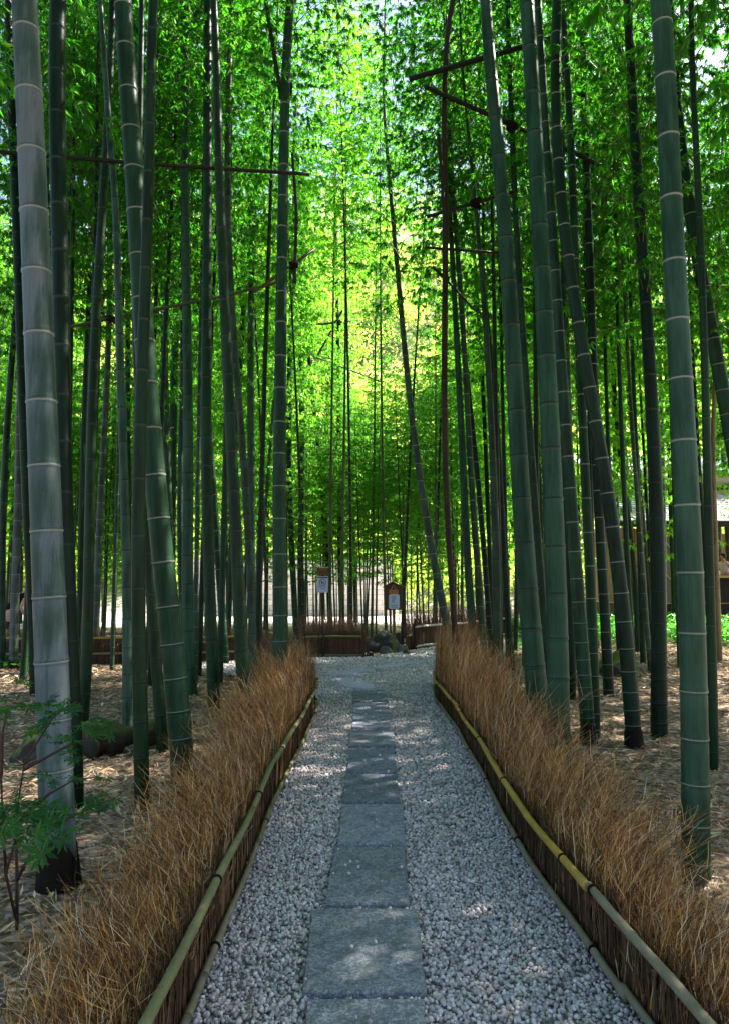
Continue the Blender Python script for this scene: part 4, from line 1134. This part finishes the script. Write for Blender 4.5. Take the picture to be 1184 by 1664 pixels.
# ------------------------------------------------------------------ signs
def gabled_sign():
    b = ground(640, 1062); Y = b[1]
    def P(px, py): return at(px, py, Y)
    root = empty('signboard', (b[0], Y, 0), 'brown gabled wooden signboard on a post among the rocks', 'signboard')
    def loc(px, py): q = P(px, py); return q[0] - b[0], q[2]
    zb = loc(640, 991)[1]
    mb = MB(); mb.box(-.033, .033, -.03, .03, .42, zb + .05, bevel=.004); mb.build('post', M['sign_post'], root)
    mb = MB(); mb.box(-.037, .037, -.034, .034, -.1, .42, bevel=.004); mb.build('post_foot', M['mossy_wood'], root)
    x0, z0 = loc(625, 991); x1, z1 = loc(653, 952); xp, zp = loc(639, 945)
    # pentagon board standing in the xz plane
    R = Matrix.Rotation(math.radians(90), 4, 'X')
    mb = MB(); mb.prism([(x0, z0), (x1, z0), (x1, z1), (xp, zp - .01), (x0, z1)], -.0, .03, Matrix.Translation((0, -.035, 0)) @ R)
    mb.build('board', M['sign_wood'], root)
    rf = MB()
    for sx in (-1, 1):
        ex = (x0 - .055) if sx < 0 else (x1 + .055)
        ez = z1 - .035
        dx = ex - xp; dz = ez - zp; Ln = math.hypot(dx, dz); ang = math.atan2(dz, dx)
        Mx = Matrix.Translation((xp, 0, zp + .012)) @ Matrix.Rotation(-ang, 4, 'Y')
        rf.box(0, Ln, -.12, .06, .0, .022, Mx)
    rf.build('roof', M['sign_wood'], root)
    # orange plaque on its string
    xa, za = loc(631, 965); xb, zb2 = loc(646.5, 958.3)
    pl = MB()
    poly = [(xa, za + .015), (xa + .015, za), (xb - .015, za), (xb, za + .015), (xb - .008, (za + zb2) / 2), (xb, zb2 - .015), (xb - .015, zb2), (xa + .015, zb2), (xa, zb2 - .015), (xa + .008, (za + zb2) / 2)]
    pl.prism(poly, 0, .012, Matrix.Translation((0, -.066, 0)) @ R); po = pl.build('plaque', M['plaque'], root)
    rs = random.Random(4)
    ch = MB()
    for i in range(4):
        cx = xa + .04 + i * (xb - xa - .08) / 3; cz = (za + zb2) / 2
        for k in range(3):
            w_, h_ = (rs.uniform(.015, .03), .006) if k < 2 else (.006, rs.uniform(.03, .05))
            ox, oz = cx + rs.uniform(-.006, .006), cz + (k - 1) * .016
            ch.box(ox - w_ / 2, ox + w_ / 2, -.0815, -.079, oz - h_ / 2, oz + h_ / 2)
    ch.build('lettering', M['ink'], po)
    st = MB(); xs, zs = loc(638.5, 950.5)
    st.tube([(xa + .05, -.075, zb2 - .005), (xs, -.07, zs)], .004, 6); st.tube([(xb - .05, -.075, zb2 - .005), (xs, -.07, zs)], .004, 6)
    st.build('string', M['string'], root)
    # white notice with clipped corners
    xa, za = loc(631, 989.3); xb, zb2 = loc(648.3, 965.6)
    c = .03
    pn = MB(); pn.prism([(xa, za + c), (xa + c, za), (xb - c, za), (xb, za + c), (xb, zb2 - c), (xb - c, zb2), (xa + c, zb2), (xa, zb2 - c)], 0, .008, Matrix.Translation((0, -.066, 0)) @ R)
    pnn = pn.build('notice', M['paper'], root)
    tx = MB()
    H = zb2 - za; Wd = xb - xa
    for col, (fx, n0) in enumerate([(.32, .55), (.42, .60), (.53, .55), (.62, .35), (.78, .12)]):
        z = zb2 - .035
        while z > zb2 - H * n0:
            hh = rs.uniform(.008, .013); ww = rs.uniform(.008, .014)
            tx.box(xa + Wd * fx - ww / 2, xa + Wd * fx + ww / 2, -.0765, -.0742, z - hh, z); z -= hh + .005
    for zf in (.20, .10):
        x = xa + Wd * .22
        while x < xa + Wd * .78:
            ww = rs.uniform(.010, .02); tx.box(x, x + ww, -.0765, -.0742, za + H * zf, za + H * zf + .012); x += ww + .005
    tx.build('lettering', M['ink'], pnn)
gabled_sign()

def notice_sign():
    Y = 17.3
    c = at(524.5, 950, Y); b = np.array([c[0], Y, 0.0])
    root = empty('notice_post', (b[0], Y, 0), 'white prohibition notice with crossed circle on a dark post behind the short fence', 'sign')
    def loc(px, py): q = at(px, py, Y); return q[0] - b[0], q[2]
    R = Matrix.Rotation(math.radians(90), 4, 'X')
    mb = MB(); mb.box(-.035, .035, .0, .05, -.1, loc(524, 921)[1], bevel=.004); mb.build('post', M['post_dark'], root)
    x0, z0 = loc(515, 935); x1, z1 = loc(533, 923)
    mb = MB(); mb.box(x0, x1, -.025, -.003, z0, z1, bevel=.003); bo = mb.build('wooden_board', M['brown_board'], root)
    mb = MB(); mb.box(x0 + .06, x1 + .01, -.035, -.0, z1 + .002, z1 + .018); mb.build('board_cap', M['string'], bo)
    mb = MB(); rs = random.Random(9)
    for i in range(3):
        cx = x0 + .07 + i * .06
        for k in range(4):
            w_, h_ = rs.choice([(.035, .006), (.006, .04), (.02, .006)])
            ox, oz = cx + rs.uniform(-.012, .012), (z0 + z1) / 2 + rs.uniform(-.03, .03)
            mb.box(ox - w_ / 2, ox + w_ / 2, -.029, -.0262, oz - h_ / 2, oz + h_ / 2)
    mb.build('lettering', M['ink'], bo)
    x0, z0 = loc(515, 963); x1, z1 = loc(533.3, 936.5)
    mb = MB(); mb.box(x0, x1, -.018, -.003, z0, z1, bevel=.002); no = mb.build('notice', M['paper'], root)
    mb = MB(); mb.box(x0 + .01, x1 - .01, -.0225, -.0195, z1 - .042, z1 - .014); mb.build('band', M['ink_red'], no)
    # prohibition symbol: ring, slash and a pair of shoe prints
    cx, cz = loc(524.3, 946.2); r = 5.6 * Y / F
    mb = MB(); n = 32
    for k in range(n):
        a0, a1 = 2 * math.pi * k / n, 2 * math.pi * (k + 1) / n
        poly = [(cx + math.cos(a0) * r, cz + math.sin(a0) * r), (cx + math.cos(a1) * r, cz + math.sin(a1) * r), (cx + math.cos(a1) * r * .84, cz + math.sin(a1) * r * .84), (cx + math.cos(a0) * r * .84, cz + math.sin(a0) * r * .84)]
        mb.prism(poly, 0, .003, Matrix.Translation((0, -.0195, 0)) @ R)
    mb.build('prohibition_ring', M['ink'], no)
    mb = MB()
    Mx = Matrix.Translation((cx, 0, cz)) @ Matrix.Rotation(math.radians(45), 4, 'Y')
    mb.box(-r * .86, r * .86, -.0240, -.0232, -.006, .006, Mx)
    mb.build('prohibition_slash', M['ink'], no)
    mb = MB()
    for ox, oz, hh in ((-.022, -.006, .055), (-.003, -.014, .04)):
        mb.box(cx + ox - .007, cx + ox + .007, -.0228, -.0196, cz + oz - hh / 2, cz + oz + hh / 2)
    mb.box(cx - .03, cx - .012, -.0228, -.0198, cz + .012, cz + .026)
    mb.box(cx + .020, cx + .027, -.0228, -.0198, cz - .03, cz + .045)
    mb.build('pictogram', M['ink'], no)
    mb = MB()
    for zf, (f0, f1) in ((.34, (.14, .86)), (.22, (.34, .72))):
        x = x0 + (x1 - x0) * f0
        while x < x0 + (x1 - x0) * f1:
            ww = rs.uniform(.008, .016); mb.box(x, x + ww, -.0215, -.0195, z0 + (z1 - z0) * zf, z0 + (z1 - z0) * zf + .013); x += ww + .006
    mb.build('lettering', M['ink'], no)
notice_sign()

# ------------------------------------------------------------------ people
def skin_obj(name, joints, edges, mat, parent, root_idx=0, sub=1):
    me = bpy.data.meshes.new(name)
    me.from_pydata([j[0] for j in joints], edges, [])
    o = link(name, me, mat, parent)
    m_ = o.modifiers.new('Skin', 'SKIN'); m_.use_smooth_shade = True
    sv = me.skin_vertices[0].data if me.skin_vertices else None
    if sv is None:
        bm = bmesh.new(); bm.from_mesh(me); bm.verts.layers.skin.verify(); bm.to_mesh(me); bm.free(); sv = me.skin_vertices[0].data
    for i, j in enumerate(joints):
        r = j[1]; sv[i].radius = (r, r) if not hasattr(r, '__len__') else r
        sv[i].use_root = (i == root_idx)
    s = o.modifiers.new('Subsurf', 'SUBSURF'); s.levels = sub; s.render_levels = sub
    return o

def person(loc, rotz, lean, label, top_mat, bottom_mat, head_fwd=.0, short=True, arm_back=0.1):
    """faces local +X; lean = forward offset of the shoulders in metres"""
    root = empty('person', loc, label, 'person', rot=(0, 0, rotz))
    pel = (0, 0, .92); wst = (lean * .3, 0, 1.06); ch = (lean * .75, 0, 1.27); nk = (lean * 1.05, 0, 1.42); hd0 = (lean * 1.25 + head_fwd * .5, 0, 1.48); hd1 = (lean * 1.3 + head_fwd, 0, 1.57); hd2 = (lean * 1.32 + head_fwd + .01, 0, 1.64)
    J = [(pel, (.115, .14)), (wst, (.09, .125)), (ch, (.10, .15)), (nk, (.05, .055)), (hd0, (.05, .05)), (hd1, (.082, .075)), (hd2, (.070, .066)), ((lean * 1.3 + head_fwd + .095, 0, 1.555), (.014, .012))]
    E = [(0, 1), (1, 2), (2, 3), (3, 4), (4, 5), (5, 6), (5, 7)]
    def add(p, r, prev):
        J.append((p, (r, r))); E.append((prev, len(J) - 1)); return len(J) - 1
    for s in (-1, 1):
        h = add((0.0, s * .09, .86), .095, 0)
        fx = .13 * s
        k = add((fx * .6 + .03, s * .10, .48), .055, h)
        cf = add((fx * .6 - .01, s * .10, .30), .052, k)
        an = add((fx - .03, s * .10, .085), .034, cf)
        fo = add((fx + .06, s * .105, .035), .034, an); add((fx + .15, s * .11, .028), .026, fo)
        sh = add((lean * .95, s * .185, 1.38), .052, 2)
        el = add((lean * .8 - arm_back, s * .225, 1.10), .040, sh)
        wr = add((lean * .85 - arm_back * .3 + .05, s * .22, .86), .027, el)
        pa = add((lean * .85 - arm_back * .3 + .065, s * .215, .79), .024, wr)
        for q, (dy, dx, ln) in enumerate([(-.024, .01, .07), (-.009, .014, .08), (.006, .014, .076), (.02, .01, .06)]):
            f1 = add((J[pa][0][0] + dx * .5, J[pa][0][1] + dy, .755), .0095, pa); add((J[pa][0][0] + dx + .012, J[pa][0][1] + dy, .79 - .035 - ln * .8), .0075, f1)
        add((J[pa][0][0] + .04, J[pa][0][1] - s * .01, .775), .0095, pa)
    skin_obj('body', J, E, M['skin'], root)
    # clothes follow the same skeleton, a little fuller
    T = [((lean * .05, 0, .93), (.125, .165)), (wst, (.108, .15)), (ch, (.118, .178)), ((lean * 1.0, 0, 1.385), (.075, .11))]
    TE_ = [(0, 1), (1, 2), (2, 3)]
    for s in (-1, 1):
        T.append(((lean * .95, s * .185, 1.385), (.066, .066))); TE_.append((2, len(T) - 1))
        T.append(((lean * .88 - arm_back * .4, s * .205, 1.27), (.060, .060))); TE_.append((len(T) - 2, len(T) - 1))
    skin_obj('shirt', T, TE_, top_mat, root)
    T = [((0, 0, .95), (.13, .165)), ((0, 0, .88), (.13, .16))]; TE_ = [(0, 1)]
    for s in (-1, 1):
        T.append(((.0, s * .09, .82), (.112, .105))); TE_.append((1, len(T) - 1))
        T.append(((.04 * s + .02, s * .098, .58 if short else .15), (.085, .082))); TE_.append((len(T) - 2, len(T) - 1))
    skin_obj('shorts' if short else 'trousers', T, TE_, bottom_mat, root)
    bm = bmesh.new(); bmesh.ops.create_icosphere(bm, subdivisions=3, radius=1)
    hx, hz = hd1[0], 1.605
    for v in bm.verts:
        p = v.co; f = 1.0
        if p.x > .35 and p.z < .35: f = .72
        v.co = Vector((hx - .014 + p.x * .105 * f, p.y * .092, hz + p.z * .105 - (.03 if p.x < -.2 and p.z < 0 else 0)))
    me = bpy.data.meshes.new('hair'); bm.to_mesh(me); bm.free(); me.polygons.foreach_set('use_smooth', np.ones(len(me.polygons), bool))
    link('hair', me, M['hair'], root)
    for s in (-1, 1):
        mb = MB(); fx = .13 * s
        mb.tube([(fx - .07, s * .10, .05), (fx, s * .102, .055), (fx + .09, s * .107, .045), (fx + .17, s * .11, .03)], [.036, .046, .042, .022], 10)
        mb.build('shoe', M['shoe'], root, True)
    return root
pp = at(14, 950, 16.4)
person((pp[0], 16.4, 0), math.radians(52), .36, 'person in black sleeveless top and black shorts bending forward behind the left fence', M['black_cloth'], M['black_cloth'], .03)

# ------------------------------------------------------------------ tea house
M['roof_tile'] = simple('pale_roof_metal', (0.55, 0.56, 0.60), 0.45, 0.4, 4, 0.15, 0.1)
M['dark_wood'] = simple('dark_timber', (0.03, 0.02, 0.016), 0.8, 0.2, 20, 0.4, 0.2, (1, 1, .15))
M['brown_wall'] = simple('brown_plaster', (0.20, 0.13, 0.08), 0.85, 0.15, 6, 0.2, 0.1)
M['orange_screen'] = simple('orange_reed_screen', (0.55, 0.20, 0.05), 0.8, 0.15, 60, 0.3, 0.3, (1, 1, .1))
M['beige'] = simple('beige_plaster', (0.5, 0.44, 0.36), 0.85, 0.15, 5, 0.12, 0.1)
M['counter_wood'] = simple('counter_wood', (0.42, 0.26, 0.11), 0.6, 0.3, 20, 0.25, 0.1, (.15, 1, 1))
M['china'] = simple('white_china', (0.7, 0.68, 0.68), 0.3, 0.5, 10, .03, 0)
def teahouse():
    Y = 25.0
    root = empty('tea_house', (8.8, Y, 0), 'open fronted tea house with pale roof behind the right bamboos', 'tea house')
    def b(name, mat, *a, parent=root, bevel=0.0):
        mb = MB(); mb.box(*a, bevel=bevel); return mb.build(name, mat, parent)
    W = 9.0
    b('plinth', M['dark_wood'], -.1, W, .0, 4.4, -.2, .95)
    b('floor', M['counter_wood'], -.05, W - .05, .05, 4.3, .953, 1.0)
    b('back_wall', M['brown_wall'], 0, W, 4.2, 4.32, 1.0, 3.6)
    b('side_wall', M['brown_wall'], 0, .1, .15, 4.2, 1.0, 3.55)
    for x in (.1, 1.05, 2.3, 4.5, 6.8, 8.85):
        b('post', M['dark_wood'], x - .06, x + .06, -.02, .1, .9, 3.55)
    b('lintel', M['dark_wood'], 0, W, -.04, .14, 3.552, 3.72)
    # reed screens
    for x0, x1 in ((.18, .95),):
        mb = MB()
        mb.box(x0, x1, .03, .05, 1.0, 3.5)
        sc = mb.build('reed_screen', M['orange_screen'], root)
        mb = MB()
        for z in (1.5, 2.2, 2.9): mb.box(x0, x1, .012, .028, z, z + .04)
        for x in np.arange(x0 + .03, x1, .07): mb.box(x, x + .012, .018, .0285, 1.0, 3.5)
        mb.build('screen_slats', M['dark_wood'], sc)
    b('panel_wall', M['brown_wall'], 1.12, 2.2, .03, .09, 1.0, 3.5)
    mb = MB(); mb.tube([(1.3, .0, 3.2), (1.9, .0, 2.2)], .02, 6); mb.tube([(1.3, .0, 2.0), (2.0, .0, 1.2)], .02, 6); mb.build('rope', M['string'], root)
    # counter
    b('counter', M['counter_wood'], 2.4, W - .2, -.35, .25, 1.82, 1.90, bevel=.01)
    b('counter_front', M['dark_wood'], 2.4, W - .2, -.05, .0, 1.0, 1.82)
    b('shelf', M['counter_wood'], 2.4, W - .2, 3.7, 4.15, 2.1, 2.15)
    # roof: low pitched slope with battens, higher ridge wall
    ang = math.atan2(1.15, 3.0)
    Mx = Matrix.Translation((0, -.9, 3.62)) @ Matrix.Rotation(ang, 4, 'X')
    mb = MB(); mb.box(-.5, W + .3, 0, 3.6, 0, .09, Mx); ro = mb.build('roof', M['roof_tile'], root)
    mb = MB()
    for y in np.arange(.25, 3.6, .28): mb.box(-.5, W + .3, y, y + .05, .093, .118, Mx)
    for x in np.arange(-.4, W + .2, .45): mb.box(x, x + .03, 0.02, 3.58, .119, .14, Mx)
    mb.build('roof_seams', M['beige'], ro)
    b('eave_board', M['dark_wood'], -.55, W + .35, -.98, -.93, 3.5, 3.66)
    b('upper_wall', M['beige'], 0, W, 2.6, 2.7, 4.95, 5.7)
    b('ridge_beam', M['dark_wood'], -.3, W + .2, 2.3, 2.58, 5.15, 5.32)
    mb = MB(); mb.box(-.6, W + .4, 0, 2.6, 0, .09, Matrix.Translation((0, 2.0, 5.72)) @ Matrix.Rotation(.38, 4, 'X')); mb.build('upper_roof', M['roof_tile'], root)
    # things on the counter
    for x, r, h in ((3.05, .09, .16), (3.6, .07, .12), (4.3, .08, .2)):
        o = bpy.data.objects
        mb = MB(); mb.tube([(0, 0, 0), (0, 0, h * .2), (0, 0, h * .7), (0, 0, h)], [r * .6, r, r * .9, r * 1.05], 14)
        t_ = mb.build('jar', M['china'], None, True, (8.8 + x, Y - .1, 1.90))
        tag(t_, 'white china jar standing on the tea house counter', 'jar', 'white jars on the tea house counter')
teahouse()
# attendant stands on the tea house floor
pa_ = at(1177, 915, 25.9)
person((pa_[0], 25.9, 1.0), math.radians(190), .05, 'person in white clothes behind the tea house counter at the right edge', M['white_cloth'], M['black_cloth'], 0, False)

# ------------------------------------------------------------------ far wall, wire fence
def block_wall():
    m, nt, out = newmat('pinkish_block_wall'); g = NT(nt)
    v = g.coord('Object')
    br = g.n('ShaderNodeTexBrick'); 
    mp = g.n('ShaderNodeMapping'); mp.inputs['Rotation'].default_value = (math.radians(90), 0, 0); g.l(v, mp.inputs[0]); g.l(mp.outputs[0], br.inputs['Vector'])
    br.inputs['Scale'].default_value = 1.0; br.inputs['Brick Width'].default_value = .55; br.inputs['Row Height'].default_value = .27; br.inputs['Mortar Size'].default_value = .014
    br.inputs['Color1'].default_value = (.80, .70, .70, 1); br.inputs['Color2'].default_value = (.70, .62, .63, 1); br.inputs['Mortar'].default_value = (.40, .33, .33, 1)
    nz = g.noise(3, 5, .7, v)
    col = g.mix(1.0, br.outputs[0], g.math('MULTIPLY_ADD', nz, 1.6, .2), 'MULTIPLY')
    g.pbsdf(out, col, .9, .15, br.outputs['Fac'], -.4, .02)
    root = empty('block_wall', (-9, 38.5, 0), 'pale pinkish block wall far behind the thicket', 'wall')
    mb = MB(); mb.box(0, 10.5, 0, .25, -.2, 2.9); mb.build('blocks', m, root)
    mb = MB(); mb.box(-.05, 10.55, -.05, .30, 2.903, 3.02); mb.build('coping', M['beige'], root)
block_wall()
def wire_fence():
    root = empty('wire_fence', (5.2, 36, 0), 'dark wire mesh fence in the sunlit yard seen between the right bamboos', 'fence')
    mt = simple('dark_wire', (0.08, 0.09, 0.08), .5)
    mb = MB()
    for x in np.arange(0, 9.01, .25): mb.tube([(x, 0, .1), (x, 0, 2.2)], .012, 4)
    for z in np.arange(.3, 2.21, .27): mb.tube([(0, 0, z), (9, 0, z)], .012, 4)
    mb.build('mesh_panel', mt, root)
    for x in (0, 3, 6, 9):
        mb = MB(); mb.tube([(x, .05, -.1), (x, .05, 2.3)], .035, 8); mb.build('post', mt, root)
    mb = MB(); mb.box(-.2, 9.2, -.1, .2, -.1, .45); mb.build('kerb', M['beige'], root)
wire_fence()

# ------------------------------------------------------------------ low green plants, woodland
def ground_cover():
    rs = np.random.RandomState(21)
    P, D, L, W, N = [], [], [], [], []
    def patch(x0, x1, y0, y1, n, h0, ls):
        for _ in range(n):
            x, y = rs.uniform(x0, x1), rs.uniform(y0, y1)
            hh = h0 * rs.uniform(.3, 1.0); k = rs.randint(5, 10)
            for q in range(k):
                a = rs.uniform(0, 6.28); el = rs.uniform(-.2, .7)
                z = hh * rs.uniform(.4, 1)
                P.append((x + math.cos(a) * .03, y + math.sin(a) * .03, z)); D.append((math.cos(a) * math.cos(el), math.sin(a) * math.cos(el), math.sin(el)))
                l_ = ls * rs.uniform(.6, 1.2); L.append(l_); W.append(l_ * rs.uniform(.35, .55)); N.append((rs.normal(0, .3), rs.normal(0, .3), 1))
    patch(4.6, 13, 19.4, 24.2, 2600, .75, .17)
    patch(3.4, 5.5, 16.8, 20.5, 110, .35, .13)
    patch(-8.6, -6.2, 13.9, 14.7, 60, .3, .14)
    V, Fc = leaf_quads(np.array(P), np.array(D), np.array(L), np.array(W), np.array(N))
    tag(link('ground_cover', np_mesh('ground_cover', V, Fc, mat=M['cover_leaf'])), 'bright green low plants covering the ground before the tea house', 'plants', kind='stuff')
ground_cover()

def woodland():
    rs = np.random.RandomState(31)
    Ps, Ds, Ls, Ws, Ns = [], [], [], [], []
    def crown(cx, cy, cz, r, h, n):
        # lumpy crown: leaf clumps on several lobes
        lob = rs.normal(0, .45, (9, 3)) * [r, r, h * .5]
        lr = rs.uniform(.35, .6, 9) * r
        idx = rs.randint(0, 9, n)
        d = rs.normal(0, 1, (n, 3)); d /= np.linalg.norm(d, axis=1)[:, None]
        p = np.array([cx, cy, cz]) + lob[idx] + d * (lr[idx] * rs.uniform(.7, 1.05, n))[:, None]
        dd = rs.normal(0, 1, (n, 3)) + [0, 0, -.5]; dd /= np.linalg.norm(dd, axis=1)[:, None]
        l = rs.uniform(.22, .45, n)
        Ps.append(p); Ds.append(dd); Ls.append(l); Ws.append(l * rs.uniform(.3, .5, n)); Ns.append(d + rs.normal(0, .3, (n, 3)) + [0, 0, .4])
    for _ in range(330):
        y = rs.uniform(43, 92); x = rs.uniform(-.62 * y - 4, .62 * y + 4)
        z = terrain_z(x, y)
        r = rs.uniform(2.2, 4.2)
        crown(x, y, z + r * rs.uniform(.6, 1.6), r, r * 1.5, 900)
    V, Fc = leaf_quads(np.concatenate(Ps), np.concatenate(Ds), np.concatenate(Ls), np.concatenate(Ws), np.concatenate(Ns))
    tag(link('woodland', np_mesh('woodland', V, Fc, mat=M['wood_leaf'])), 'sunlit woodland rising on the hill behind the grove', 'woodland', kind='stuff')
woodland()

# ------------------------------------------------------------------ maple sapling in the left foreground
def palm_leaf(bm, p, n, fwd, size, lobes=7):
    n = n.normalized(); fwd = (fwd - n * fwd.dot(n)).normalized(); s = n.cross(fwd)
    c = bm.verts.new(p)
    outer = []
    angs = [(-1 + 2 * i / (lobes - 1)) * 2.25 for i in range(lobes)]
    lens = [1 - .38 * abs(a) / 2.25 for a in angs]
    prev = None
    for i, (a, l) in enumerate(zip(angs, lens)):
        tip = p + (fwd * math.cos(a) + s * math.sin(a)) * size * l - n * size * .12 * l
        a0, a1 = a - .27, a + .27
        m0 = p + (fwd * math.cos(a0) + s * math.sin(a0)) * size * l * .55
        m1 = p + (fwd * math.cos(a1) + s * math.sin(a1)) * size * l * .55
        v0 = bm.verts.new(m0); v1 = bm.verts.new(tip); v2 = bm.verts.new(m1)
        bm.faces.new((c, v0, v1, v2))
def sapling():
    root = empty('maple_sapling', ground(28, 1500), 'young dark green maple sapling blurred at the left edge in front of the bamboo', 'sapling')
    o = root.location
    stems = [
        [(28, 1510, 3.05), (28, 1420, 3.0), (26, 1330, 2.95), (40, 1240, 2.9), (90, 1160, 2.85), (125, 1140, 2.8)],
        [(28, 1430, 3.0), (60, 1370, 2.9), (110, 1330, 2.85), (180, 1300, 2.8)],
        [(26, 1340, 2.95), (80, 1290, 2.9), (120, 1268, 2.9), (160, 1262, 2.9)],
        [(40, 1250, 2.9), (110, 1212, 2.85), (170, 1190, 2.8)],
        [(2, 1260, 2.7), (5, 1190, 2.7), (14, 1150, 2.7)], [(10, 1420, 2.9), (2, 1260, 2.7), (0, 1180, 2.65)],
        [(28, 1500, 3.05), (10, 1420, 2.9), (30, 1350, 2.6), (60, 1340, 2.5)],
    ]
    mb = MB()
    for st in stems:
        pts = [Vector(at(*q)) - o for q in st]
        n = len(pts); mb.tube(pts, [.007 - .005 * i / (n - 1) for i in range(n)], 6)
    mb.build('stem', simple('sapling_bark', (.06, .03, .025), .8), root, True)
    rs = np.random.RandomState(4)
    bm = bmesh.new()
    def leaves(cx, cy, sx, sy, n, Y, size, flat=True):
        for _ in range(int(n * 1.5)):
            x, y = rs.normal(cx, sx), rs.normal(cy, sy)
            p = Vector(at(x, y, Y + rs.normal(0, .12))) - o
            nn = Vector((rs.normal(0, .35), rs.normal(-.25, .3), 1.0)) if flat else Vector((rs.normal(0, .4), -1, rs.uniform(0, .6)))
            a = rs.uniform(0, 6.28)
            palm_leaf(bm, p, nn, Vector((math.cos(a), math.sin(a), -.1)), size * .95 * rs.uniform(.7, 1.2), 7 if rs.rand() < .8 else 5)
    leaves(95, 1148, 26, 7, 16, 2.85, .045); leaves(15, 1150, 18, 14, 14, 2.7, .04)
    leaves(70, 1175, 20, 12, 12, 2.9, .045); leaves(150, 1182, 20, 9, 12, 2.85, .045); leaves(110, 1205, 14, 10, 7, 2.85, .042)
    leaves(80, 1265, 40, 6, 12, 2.9, .032); leaves(150, 1262, 16, 5, 6, 2.9, .03); leaves(110, 1225, 16, 10, 6, 2.9, .035)
    leaves(30, 1325, 30, 14, 24, 2.75, .055); leaves(95, 1325, 24, 12, 16, 2.8, .05); leaves(155, 1302, 18, 7, 10, 2.8, .04)
    leaves(40, 1350, 25, 12, 9, 2.5, .06, False); leaves(60, 1385, 10, 6, 2, 2.45, .075, False); leaves(100, 1360, 8, 6, 2, 2.5, .06, False)
    leaves(30, 1108, 8, 4, 3, 3.2, .035); leaves(38, 1106, 6, 3, 4, 4.2, .05)
    me = bpy.data.meshes.new('leaves'); bm.to_mesh(me); bm.free()
    link('leaves', me, M['maple_leaf'], root)
sapling()

# ------------------------------------------------------------------ light, sky, camera
EL, AZ = math.radians(50), math.radians(58)
w = bpy.data.worlds.new('World'); scene.world = w; w.use_nodes = True
nt = w.node_tree
for n in list(nt.nodes): nt.nodes.remove(n)
sky = nt.nodes.new('ShaderNodeTexSky'); sky.sky_type = 'NISHITA'; sky.sun_disc = False
sky.sun_elevation = EL; sky.sun_rotation = AZ; sky.air_density = 1.0; sky.dust_density = 1.8
bg = nt.nodes.new('ShaderNodeBackground'); bg.inputs[1].default_value = 0.08
wo = nt.nodes.new('ShaderNodeOutputWorld')
nt.links.new(sky.outputs[0], bg.inputs[0]); nt.links.new(bg.outputs[0], wo.inputs[0])
sd = bpy.data.lights.new('sun', 'SUN'); sd.energy = 5.0; sd.angle = math.radians(.53); sd.color = (1.0, .95, .86)
so = bpy.data.objects.new('sun', sd); COL.objects.link(so)
sv = Vector((math.sin(AZ) * math.cos(EL), math.cos(AZ) * math.cos(EL), math.sin(EL)))
so.rotation_mode = 'QUATERNION'; so.rotation_quaternion = sv.to_track_quat('Z', 'Y'); so.location = (0, 0, 30)

cd = bpy.data.cameras.new('camera'); cam = bpy.data.objects.new('camera', cd); COL.objects.link(cam)
cam.location = (0, 0, CAMZ); cam.rotation_euler = (math.radians(90) + TH, 0, 0)
cd.sensor_fit = 'VERTICAL'; cd.sensor_height = 24.0; cd.lens = 24.0 * F / 1664.0
cd.clip_start = .05; cd.clip_end = 500
scene.camera = cam

scene.view_settings.view_transform = 'Standard'; scene.view_settings.look = 'None'
scene.view_settings.gamma = 1.0; scene.view_settings.exposure = 2.45
scene.render.engine = 'CYCLES'
cy = scene.cycles
cy.max_bounces = 8; cy.diffuse_bounces = 5; cy.glossy_bounces = 2; cy.transmission_bounces = 5; cy.transparent_max_bounces = 4
cy.sample_clamp_indirect = 6.0
cy.caustics_reflective = False; cy.caustics_refractive = False
